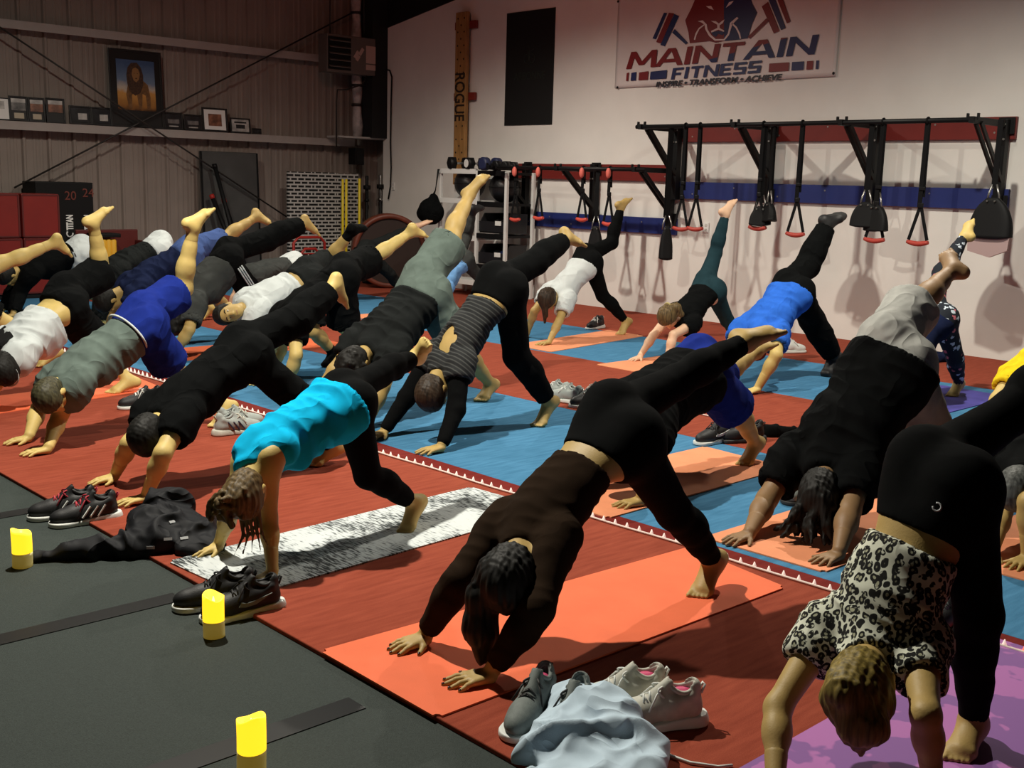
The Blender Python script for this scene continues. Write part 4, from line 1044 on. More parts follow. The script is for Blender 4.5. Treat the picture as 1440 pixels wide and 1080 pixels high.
for pts, pm in (([(322, 78), (340, 80), (272, 240), (252, 236)], PB), ([(352, 78), (384, 82), (304, 268), (274, 258)], PR), ([(386, 86), (414, 98), (326, 284), (300, 276)], PB), ([(388, 178), (468, 262), (456, 274), (372, 200)], PB),
                ([(922, 40), (960, 12), (1030, 190), (996, 206)], PR), ([(964, 0), (1000, -16), (1068, 172), (1040, 184)], PB), ([(1010, -20), (1044, -30), (1098, 132), (1076, 144)], PR), ([(950, 112), (966, 128), (850, 238), (836, 226)], PR)):
    shape('logo_dumbbell', pts, pm, .001)
for px, py in ((868, 123), (1172, 103), (869, 2)): q = bpx(px, py); mb = MB(); mb.lathe((-.016, q[1], q[2]), [(.016, 0), (.016, .004)], 12, 'x'); mb.build('grommet', M_STEEL, GB)
# ---- strap racks
REDB = mat('red_board', (.150, .014, .011, 1), .5, var=.08, vscale=5); BLUB = mat('blue_board', (.012, .022, .13, 1), .5, var=.08, vscale=5); BOLT = mat('bolt_zinc', (.40, .40, .38, 1), .35, .8)
def board(name, pA, pB, m, label):
    (ax, ay, ah), (bx, by, bh) = pA, pB
    A0 = onw(ax, ay, 11.17); A1 = onw(ax, ah, 11.17); B0 = onw(bx, by, 11.17); B1 = onw(bx, bh, 11.17)
    z1 = (A0[2]+B0[2])/2; z0 = (A1[2]+B1[2])/2
    mb = MB(); mb.box((0, 0, 0), (.04, A0[1]-B0[1], z1-z0), bevel=.004)
    o = mb.build(name, m, None, (11.175, (A0[1]+B0[1])/2, (z0+z1)/2)); tag(o, label, 'wall board')
    n_ = 7
    for i in range(n_):
        mb = MB(); mb.lathe((-.022, (A0[1]-B0[1])*(-.45+.9*i/(n_-1)), (z1-z0)*.2*(1 if i % 2 else -1)), [(.010, 0), (.010, .004)], 8, 'x'); mb.build('screw', BOLT, o)
    return z0, z1
board('red_wall_board', (720, 229, 252), (950, 233, 254), REDB, 'shorter red mounting board on the white wall, behind the small strap rack')
board('blue_wall_board', (735, 299, 317), (952, 305, 330), BLUB, 'shorter blue mounting board on the white wall, below the small strap rack')
board('red_wall_board', (957, 172, 200), (1431, 167, 196), REDB, 'long red mounting board on the white wall under the gym banner')
board('blue_wall_board', (957, 257, 283), (1420, 264, 291), BLUB, 'long blue mounting board on the white wall, above the floral leggings')
XB = 10.42
def rack(name, label, ups, bar_px, bz, z0, z1, lo_off):
    """uprights on the wall, arms and braces carrying a front pull-up bar"""
    ys = [onw(px, 200 if bz > 2 else 240, 11.13)[1] for px in ups]
    o = empty(name, (11.15, ys[0], bz), 0, label, 'rack')
    L = lambda x, y, z: (x-11.15, y-ys[0], z-bz)
    for y in ys:
        mb = MB(); mb.box(L(11.098, y, (z0+z1)/2), (.09, .075, z1-z0), bevel=.006); mb.box(L(11.134, y, z1-.06), (.012, .16, .16), bevel=.004); mb.box(L(11.134, y, z0+.08), (.012, .16, .16), bevel=.004); u = mb.build('upright', M_STEEL, o)
        mb = MB()
        for dz in (-.05, -.19):
            for dy in (-.02, .02): mb.lathe(L(11.052, y+dy, z1+dz), [(.011, -.01), (.011, 0)], 10, 'x')
        mb.build('bolt', BOLT, u)
        mb = MB(); mb.bar(L(11.1, y, bz), L(XB-.04, y, bz), .05, .06, bevel=.004); mb.build('arm', M_STEEL, o)
        mb = MB()
        for dy in (-.028, .028): mb.bar(L(11.08, y+dy, bz-lo_off), L(XB+.12, y+dy, bz-.02), .022, .045)
        mb.build('brace', M_STEEL, o)
    ya = on_x(bar_px[0], 182 if bz > 2 else 238, XB)[1]; yb = on_x(bar_px[1], 170 if bz > 2 else 240, XB)[1]
    mb = MB(); mb.tube([L(XB, ya, bz), L(XB, yb, bz)], .024, 12); mb.build('pull_up_bar', M_STEEL, o)
    mb = MB()
    for y in ys:
        for dy in (-.05, .05): mb.box(L(XB, y+dy, bz+.03), (.03, .02, .06), bevel=.004)
    mb.build('clamps', M_STEEL, o)
    return ys
zbU = on_x(1200, 172, XB)[2]; zbL = on_x(800, 237, XB)[2]
rack('strap_rack', 'long black steel pull-up rack with hanging straps on the white wall', (955, 1085, 1233, 1413), (895, 1372), zbU, 1.45, 2.33, .55)
rack('strap_rack', 'lower black steel pull-up rack with hanging straps beside the weight shelf', (742, 838, 947), (700, 908), zbL, 1.12, 1.87, .48)
GRIP = mat('grip_red', (.42, .050, .035, 1), .5); WEB = mat('webbing', (.005, .005, .0055, 1), .85, spec=.15)
def trx(px, pyb, zb, label, group, gm=GRIP, top_pink=False, w=.19):
    """webbing strap over the bar, splitting into a triangular loop with a rubber grip"""
    p = on_x(px, pyb, XB); y, zg = p[1], p[2]
    o = empty('suspension_strap', (XB, y, zg), 0, label, 'strap', group); H2 = zb-zg
    mb = MB(); mb.bar((0, .012, .34), (0, .004, H2), .045, .008, (1, 0, 0)); mb.bar((.02, -.004, .44), (.012, -.004, H2), .04, .008, (1, 0, 0)); mb.tube([(0.03*math.cos(t), 0, H2+.0+.03*math.sin(t)) for t in [i*math.pi/6 for i in range(12)]], .010, 6, closed=True); mb.build('webbing', WEB, o)
    mb = MB(); mb.box((0, 0, .52), (.03, .055, .035), bevel=.006); mb.build('buckle', M_STEEL, o); mb = MB(); mb.box((0, 0, .36), (.028, .05, .05), bevel=.008); mb.build('stitched_block', M_STEEL, o)
    if top_pink:
        mb = MB(); mb.sphere((-.03, 0, H2-.05), .05, (.6, .7, 1.3)); mb.build('padded_anchor', mat('pink_pad', (.62, .13, .10, 1), .6), o)
    mb = MB()
    for sg in (1, -1): mb.bar((0, sg*.008, .34), (0, sg*w/2, .03), .030, .010, (1, 0, 0))
    mb.build('handle_loop', WEB, o)
    mb = MB(); mb.tube([(0, -w/2-.015+(w+.03)*i/8, .012-.018*math.sin(math.pi*i/8)) for i in range(9)], [.018, .022, .024, .025, .025, .025, .024, .022, .018], 12); mb.build('grip', gm, o)
g1 = 'suspension straps on the long rack'
for px, py, lb in ((957, 322, 'red grip strap at the long rack left end, left of a close pair'), (977, 322, 'red grip strap at the long rack left end, right of a close pair'), (1065, 321, 'strap with red grip hanging below the sling nearest the black shoe'), (1118, 330, 'strap with dark red grip hanging alone above the raised black shoe'), (1229, 338, 'strap with red grip hanging below a wide black sling'), (1290, 342, 'strap with red grip hanging alone left of the widest black sling')):
    trx(px, py, zbU, lb, g1)
g2 = 'suspension straps on the lower rack'
for px, py, lb in ((724, 309, 'strap with orange red grip nearest the weight shelf on the lower rack'), (757, 307, 'strap with tilted red grip, second from the weight shelf on the lower rack'), (818, 309, 'strap with bright red grip in the middle of the lower rack'), (855, 315, 'strap with red grip in front of the blue board, just right of the middle upright')):
    trx(px, py, zbL, lb, g2, top_pink=True, w=.15, gm=mat('grip_pink_red', (.55, .07, .05, 1), .5))
CARA = mat('carabiner', (.35, .34, .32, 1), .3, .9)
def sling(px, py0, py1, w, yaw, zb, label, pale=False):
    P0, P1 = on_x(px, py0, XB+.02), on_x(px, py1, XB+.02); y, zt_, zb_ = P0[1], P0[2], P1[2]; hh_ = zt_-zb_
    o = empty('hanging_sling', (XB+.02, y, zb_), yaw, label, 'sling', 'padded slings on the wall racks')
    # padded pad: a folded leather dome, thicker at the middle
    bm = MB(); n, mm = 22, 12; outl = []
    for j in range(mm+1):
        t = j/mm; wd = w/2*max(.26, math.sqrt(max(0, 1-(1-min(1, t*1.12))**2.0)))
        z = hh_*(1-t); outl.append((wd, z))
    rings = []
    for wd, z in outl:
        th = .045+.05*(1-z/hh_)
        rings.append([bm.bm.verts.new((th*math.sin(a)*(.8+.2*math.cos(2*a)), wd*math.copysign(abs(math.cos(a))**.8, math.cos(a)), z+(.02*math.cos(a)**2 if z < .02 else 0))) for a in [2*math.pi*i/n for i in range(n)]])
    for A, B in zip(rings, rings[1:]):
        for i in range(n): f = bm.bm.faces.new((A[i], A[(i+1) % n], B[(i+1) % n], B[i])); f.smooth = True
    bm.bm.faces.new(rings[0]); bm.bm.faces.new(rings[-1][::-1]); bm.build('pad', M_BLACK, o)
    if pale:
        bm = MB(); bm.prism([(-w*.47, 0), (-w*.44, -.13), (-.02, -.20), (w*.44, -.15), (w*.47, 0)], (-.03, 0, .03), (0, 1, 0), (0, 0, 1), .05); bm.build('pad_lining', mat('pad_pink_grey', (.40, .28, .27, 1), .7), o)
    mb = MB(); mb.bar((0, 0, hh_+.10), (0, 0, zb-zb_), .05, .012, (1, 0, 0)); mb.bar((.03, .02, hh_+.1), (.02, .01, zb-zb_), .045, .010, (1, 0, 0)); mb.build('webbing', WEB, o)
    mb = MB()
    for sg in (1, -1): mb.tube([(0, sg*.02, hh_+.12), (0, sg*.05, hh_+.02), (0, sg*.05, hh_-.04)], .009, 6)
    mb.build('carabiner', CARA, o)
    mb = MB()
    for sg in (-.035, .035): mb.lathe((-.05, sg, hh_-.03), [(.009, 0), (.009, .012)], 10, 'x')
    mb.build('rivet', CARA, o)
sling(938, 318, 366, .16, .9, zbU, 'narrow black sling seen edge on at the left end of the long rack')
sling(838, 318, 362, .20, .3, zbL, 'black sling hanging from the lower rack behind the raised bare foot')
sling(1070, 290, 318, .24, .4, zbU, 'black sling on the second upright of the long rack, left one of two')
sling(1082, 284, 312, .26, -.5, zbU, 'black sling on the second upright of the long rack, right one of two')
sling(1218, 284, 320, .30, .2, zbU, 'black sling on the third upright of the long rack, left one of two')
sling(1234, 288, 326, .30, -.3, zbU, 'black sling on the third upright of the long rack, right one of two')
sling(1397, 278, 336, .42, 0, zbU, 'widest black sling at the right end of the long rack', True)
# ---- weight shelf
SHW = mat('shelf_white_steel', (.62, .62, .60, 1), .5)
xs0, xs1 = 10.55, 11.05
Y = lambda px: on_x(px, 250, xs0)[1]
ya, yb, yc_ = Y(620), Y(672), Y(713)
Z = lambda py, px=660: on_x(px, py, xs0)[2]
zt3 = Z(241)
o = empty('weight_shelf', (10.8, yb, 0), 0, 'white steel shelf rack with black bins standing against the white wall', 'shelf')
q_ = lambda x, y, z: (x-10.8, y-yb, z)
for y in (ya, yb, yc_):
    for x in (xs0, xs1):
        mb = MB(); mb.box(q_(x, y, zt3/2), (.045, .045, zt3), bevel=.004); mb.build('post', SHW, o)
for y0_, y1_, zs in ((ya, yb, (zt3, Z(283), Z(335), .2)), (yb, yc_, (zt3-.02, Z(286), Z(330), Z(373), .12))):
    for z in zs:
        mb = MB(); mb.box(q_((xs0+xs1)/2, (y0_+y1_)/2, z), (.52, abs(y1_-y0_)-.03, .035), bevel=.004); mb.box(q_(xs0-.02, (y0_+y1_)/2, z), (.02, abs(y1_-y0_)-.05, .07), bevel=.003); mb.build('shelf_board', SHW if y0_ == ya else M_STEEL, o)
BIN = mat('bin_black', (.010, .010, .012, 1), .4)
LBL = mat('label_paper', (.62, .62, .60, 1), .6)
for i, (z, lb) in enumerate(((Z(326), 'black open front bin on the upper bin shelf of the weight rack'), (Z(369), 'black open front bin with a blue item on the lower bin shelf'))):
    b = empty('storage_bin', (10.78, (yb+yc_)/2, z+.002), 0, lb, 'bin', 'bins on the weight shelf'); wY = abs(yc_-yb)-.08; hB = .27
    mb = MB(); mb.box((0, 0, .012), (.4, wY, .02))
    for sg in (1, -1): mb.prism([(-.2, 0), (.2, 0), (.2, hB), (-.12, hB), (-.22, hB*.45)], (0, sg*wY/2-.01, .0), (1, 0, 0), (0, 0, 1), -.02)
    mb.box((.19, 0, hB/2), (.02, wY, hB)); mb.bar((-.215, -wY/2, .09), (-.215, wY/2, .09), .02, .14, (0, 0, 1)); mb.build('tub', BIN, b)
    mb = MB(); mb.box((-.232, -wY*.28, .14), (.006, .12, .06)); mb.build('label', LBL, b)
    for k in range(3):
        mb = MB(); mb.sphere((0.02, -wY*.25+wY*.25*k, .105), .08)
        tag(mb.build('medicine_ball', BIN if (i == 0 or k != 1) else mat('ball_navy', (.02, .03, .12, 1), .4), None, (10.78, (yb+yc_)/2, z+.004)), ['small black ball in the upper bin, end nearer the peg board', 'small black ball in the middle of the upper bin', 'small black ball in the upper bin, end nearer the lower rack', 'small black ball in the lower bin, end nearer the peg board', 'small navy ball in the middle of the lower bin', 'small black ball in the lower bin, end nearer the lower rack'][i*3+k], 'ball', 'balls in the bins')
SLAM = mat('slam_ball', (.008, .008, .009, 1), .35, bump=.3, bscale=60)
for px, r, zz_, lb in ((643, .225, Z(283)+.02, 'big black slam ball on the second shelf under the peg board'), (692, .215, Z(286)+.02, 'big black slam ball on the second shelf behind the raised bare foot')):
    mb = MB(); mb.sphere((0, 0, r), r, u=24, v=16)
    s_ = mb.build('slam_ball', SLAM, None, (10.79, Y(px), zz_)); tag(s_, lb, 'ball', 'slam balls on the shelf')
    mb = MB(); mb.tube([(r*1.002*math.cos(t), r*1.002*math.sin(t), r) for t in [i*math.pi/18 for i in range(36)]], .008, 6, closed=True); mb.build('seam', M_BLACK, s_)
for i, (px, lb) in enumerate(((637, 'black hexagonal dumbbell at the peg board end of the shelf top'), (661, 'black dumbbell with pale ring on the shelf top'), (681, 'navy dumbbell on the shelf top beside the raised foot'), (697, 'dark dumbbell right of the raised foot on the shelf top'), (708, 'dark dumbbell at the lower rack end of the shelf top'))):
    r = (.095, .092, .09, .07, .065)[i]; m = (M_STEEL, M_STEEL, mat('navy_rubber', (.015, .02, .06, 1), .5), M_STEEL, M_STEEL)[i]
    d_ = empty('dumbbell', (10.66, Y(px), zt3+.02+r-.003), .15*i-.3, lb, 'dumbbell', 'dumbbells on the shelf top')
    for sg in (1, -1):
        mb = MB(); mb.lathe((sg*.11, 0, 0), [(r*.7, -.055), (r, -.04), (r, .04), (r*.7, .055)], 6 if i != 2 else 18, 'x'); mb.build('head', m, d_)
    mb = MB(); mb.tube([(-.1, 0, 0), (.1, 0, 0)], .017, 10); mb.build('handle', BOLT, d_)
    if i == 1: mb = MB(); mb.lathe((-.168, 0, 0), [(r*.62, 0), (r*.62, .004)], 24, 'x'); mb.build('ring', LBL, d_)
# hanging bag on the shelf corner
p = on_x(606, 292, 10.45); zt_ = on_x(625, 243, 10.45)
o = empty('drawstring_bag', (10.45, p[1], p[2]), 0, 'black drawstring bag hanging from the end of the weight shelf', 'bag')
G_ = Grid((-.25, -.32, -.32), (.25, .32, .28), .014); F_ = add(G_, G_.field(), [Ell((0, 0, -.06), (.13, .22, .17)), Cap((0, 0, 0), (0, -.05, .14), .13, .05, .08), Ell((0, .12, -.1), (.1, .12, .1), k=.05)])
bg = garment('pouch', G_, F_, F_BLACK, o, seed=4, amp=.02, fr=22)
mb = MB()
for k in range(4): mb.tube([(0, -.05+.02*k, .12), (0.01*k, -.10+.015*k, .25), (.02, -.12-.01*k, zt_[2]-p[2]+.05)], .007, 6)
mb.build('cord', M_BLACK, o)
# red things low on the rack, red cone-like base by the wall
o = empty('resistance_bands', (10.7, (yb+yc_)/2-.05, .16), 0, 'bundle of red bands on the bottom shelf of the weight rack', 'bands')
for k in range(4):
    mb = MB(); mb.tube([(.02*k-.05+.14*math.cos(t), .18*math.sin(t), .02+.035*k+.02*math.sin(2*t+k)) for t in [i*math.pi/10 for i in range(20)]], .016, 8, closed=True); mb.build('band', REDCAP, o)
p = on_z(570, 384, .05); 
for k, (px, lb) in enumerate(((566, 'red steel low frame beside the brown wheel'), )):
    q = on_z(567, 392, 0); o = empty('low_frame', (q[0], q[1], 0), 0, lb, 'frame')
    mb = MB(); mb.tube([(-.15, .25, .0), (-.15, .25, .32), (-.1, .2, .38), (.1, -.2, .38), (.15, -.25, .32), (.15, -.25, 0)], .022, 8); mb.build('hoop', REDCAP, o)
    mb = MB(); mb.tube([(.2, .25, .0), (.2, .25, .22), (.25, .2, .27), (.35, -.2, .27), (.4, -.25, .22), (.4, -.25, 0)], .022, 8); mb.build('hoop', REDCAP, o)
    mb = MB(); mb.bar((-.15, .25, .12), (.2, .25, .12), .03); mb.bar((.15, -.25, .12), (.4, -.25, .12), .03); mb.build('spreader', REDCAP, o)
q = on_z(528, 398, 0); 
for k in range(3):
    mb = MB(); mb.lathe((0, 0, 0), [(.02, 0), (.20-.01*k, .0), (.21-.01*k, .02), (.20-.01*k, .045), (.02, .045)], 24)
    tag(mb.build('weight_plate', M_BLACK if k != 1 else mat('plate_tan', (.24, .16, .07, 1), .5), None, (q[0]+.01*k, q[1]+.01*k, .001+.046*k)), ['black weight plate at the bottom of the stack by the wheel', 'tan weight plate in the middle of the stack by the wheel', 'black weight plate on top of the stack by the wheel'][k], 'weight plate', 'stacked weight plates')
# ------------------------------------------------------------------ yoga mats
def ymat(name, corners, m, label, z=0.0, th=.006, round_=True):
    bm = bmesh.new(); c = [Vector((x, y, 0)) for x, y in corners]; ctr = sum(c, Vector())/4
    lo = [bm.verts.new((v.x-ctr.x, v.y-ctr.y, 0)) for v in c]; f = bm.faces.new(lo)
    r = bmesh.ops.extrude_face_region(bm, geom=[f]); 
    for v in [g for g in r['geom'] if isinstance(g, bmesh.types.BMVert)]: v.co.z += th
    ve = [e for e in bm.edges if abs(e.verts[0].co.z-e.verts[1].co.z) > th/2]
    bmesh.ops.bevel(bm, geom=ve, offset=.02, segments=3, affect='EDGES')
    bmesh.ops.recalc_face_normals(bm, faces=bm.faces); me = bpy.data.meshes.new(name); bm.to_mesh(me); bm.free()
    return tag(link(name, me, m, None, (ctr.x, ctr.y, z+.0005)), label, 'yoga mat', None)
def foam(name, c, v=.07): return mat(name, c, .75, var=v, vscale=5, bump=.12, bscale=260, spec=.25)
MO = foam('mat_orange', (.82, .165, .070, 1)); MP = foam('mat_peach', (.80, .30, .15, 1)); MO2 = foam('mat_deep_orange', (.70, .14, .05, 1)); MV = foam('mat_violet', (.08, .07, .34, 1), .2)
def greymat(nt, co):
    mp = node(nt, 'ShaderNodeMapping'); mp.inputs['Scale'].default_value = (34., 6., 1); mp.inputs['Rotation'].default_value = (0, 0, .15); nt.links.new(co, mp.inputs[0])
    n1 = node(nt, 'ShaderNodeTexNoise', Scale=3., Detail=5.); nt.links.new(mp.outputs[0], n1.inputs['Vector'])
    n2 = node(nt, 'ShaderNodeTexNoise', Scale=3.2, Detail=2.); nt.links.new(co, n2.inputs['Vector'])
    a = node(nt, 'ShaderNodeMath', operation='MULTIPLY_ADD'); a.inputs[1].default_value = .85; nt.links.new(n2.outputs['Fac'], a.inputs[0]); nt.links.new(n1.outputs['Fac'], a.inputs[2])
    return ramp(nt, a.outputs[0], [(.80, (.035, .042, .043, 1)), (.92, (.50, .54, .55, 1)), (1.1, (.62, .66, .66, 1))])
MG = ramp_mat('mat_grey_weave', greymat, .8)
def purple(nt, co):
    n1 = node(nt, 'ShaderNodeTexNoise', Scale=4.5, Detail=3.); nt.links.new(co, n1.inputs['Vector'])
    return ramp(nt, n1.outputs['Fac'], [(.50, (.42, .15, .42, 1)), (.515, (.235, .10, .32, 1))])
MU = ramp_mat('mat_purple_print', purple, .7)
ymat('yoga_mat', ((2.055, 3.11), (2.05, 2.47), (3.87, 2.45), (3.97, 3.03)), MO, 'bright orange yoga mat under the woman in the brown top')
ymat('yoga_mat', ((2.08, 4.28), (2.12, 3.72), (3.90, 3.84), (3.86, 4.40)), MG, 'grey and white streaked yoga mat under the girl in the cyan top')
ymat('yoga_mat', ((2.25, 1.69), (2.25, 1.02), (4.02, 1.05), (4.02, 1.71)), MU, 'purple printed yoga mat under the woman in the leopard blouse')
ymat('yoga_mat', ((4.02, 4.22), (4.02, 3.56), (5.62, 3.60), (5.66, 4.24)), MP, 'peach orange yoga mat under the person in blue shorts')
ymat('yoga_mat', ((4.14, 3.08), (4.16, 2.45), (5.90, 2.45), (5.90, 3.08)), MP, 'peach orange yoga mat under the long haired person in grey shorts')
ymat('yoga_mat', ((7.72, 8.22), (7.70, 7.66), (9.42, 7.95), (9.46, 8.5)), MP, 'peach yoga mat under the woman in the white top by the wall')
ymat('yoga_mat', ((7.50, 6.88), (7.50, 6.25), (9.2, 6.3), (9.2, 6.9)), MP, 'peach yoga mat under the woman in teal leggings')
ymat('yoga_mat', ((7.55, 4.45), (7.55, 3.82), (9.15, 3.84), (9.2, 4.46)), MV, 'violet yoga mat under the woman in floral leggings')
ymat('yoga_mat', ((2.2, 8.24), (2.2, 7.62), (3.86, 7.95), (3.90, 8.42)), MO, 'deep orange yoga mat under the person in the white jersey')
ymat('yoga_mat', ((4.6, 9.72), (4.6, 9.05), (6.35, 9.1), (6.35, 9.75)), MO2, 'orange yoga mat under the person in the grey tee and striped track pants')
ymat('yoga_mat', ((7.7, 11.1), (7.7, 10.45), (9.45, 10.5), (9.45, 11.12)), MP, 'peach yoga mat far back near the weight shelf')
ymat('yoga_mat', ((4.75, 2.3), (4.75, 1.66), (6.5, 1.7), (6.5, 2.32)), MP, 'peach yoga mat at the right edge under the person with short grey hair')
# ------------------------------------------------------------------ light strings
CORD = mat('light_cord', (.80, .66, .60, 1), .5); BULB = mat('bulb', (.85, .72, .66, 1), .4, emit=(1, .72, .62, 1), estr=.55); BULBR = mat('bulb_red', (.9, .10, .06, 1), .4, emit=(1, .06, .03, 1), estr=4.)
def lights(x, ya_, yb_, dy, label, red=None, wob=.006):
    o = empty('light_string', (x, (ya_+yb_)/2, 0), 0, label, 'light string'); yc0 = (ya_+yb_)/2
    N = int(abs(yb_-ya_)/.12); mb = MB(); pts = [(wob*math.sin(i*.9)+.02*math.sin(i*.13), ya_-yc0+(yb_-ya_)*i/N, .007) for i in range(N+1)]
    mb.tube(pts, .0055, 6); mb.build('cord', CORD, o)
    n = int(abs(yb_-ya_)/dy); proto = {}; rest = []
    for i in range(n):
        y = ya_+(yb_-ya_)*(i+.5)/n; m = BULBR if red and red(y) else BULB
        pos = (wob*math.sin(i*dy/.12*.9)+.02*math.sin(i*dy/.12*.13)+.012, y-yc0, .008)
        if i < 100:
            if m not in proto:
                mb = MB(); mb.lathe((0, 0, 0), [(.007, -.005), (.009, 0), (.006, .008), (.002, .019)], 8); b = mb.build('bulb', m, o, pos); proto[m] = b
            else: b = proto[m].copy(); COL.objects.link(b); b.parent = o; b.location = pos
        else: rest.append(pos)
    if rest:
        mb = MB()
        for p in rest: mb.lathe(p, [(.009, -.006), (.012, 0), (.008, .012), (.002, .030)], 6)
        b = mb.build('bulbs', BULB, o); b['kind'] = 'stuff'
lights(3.955, 1.2, 10.6, .072, 'string of small lights along the front edge of the first blue strip', red=lambda y: y < 2.35 and (int(y*14) % 3 == 0))
lights(6.45, 2.2, 6.6, .10, 'string of small lights along the red strip behind the second row')
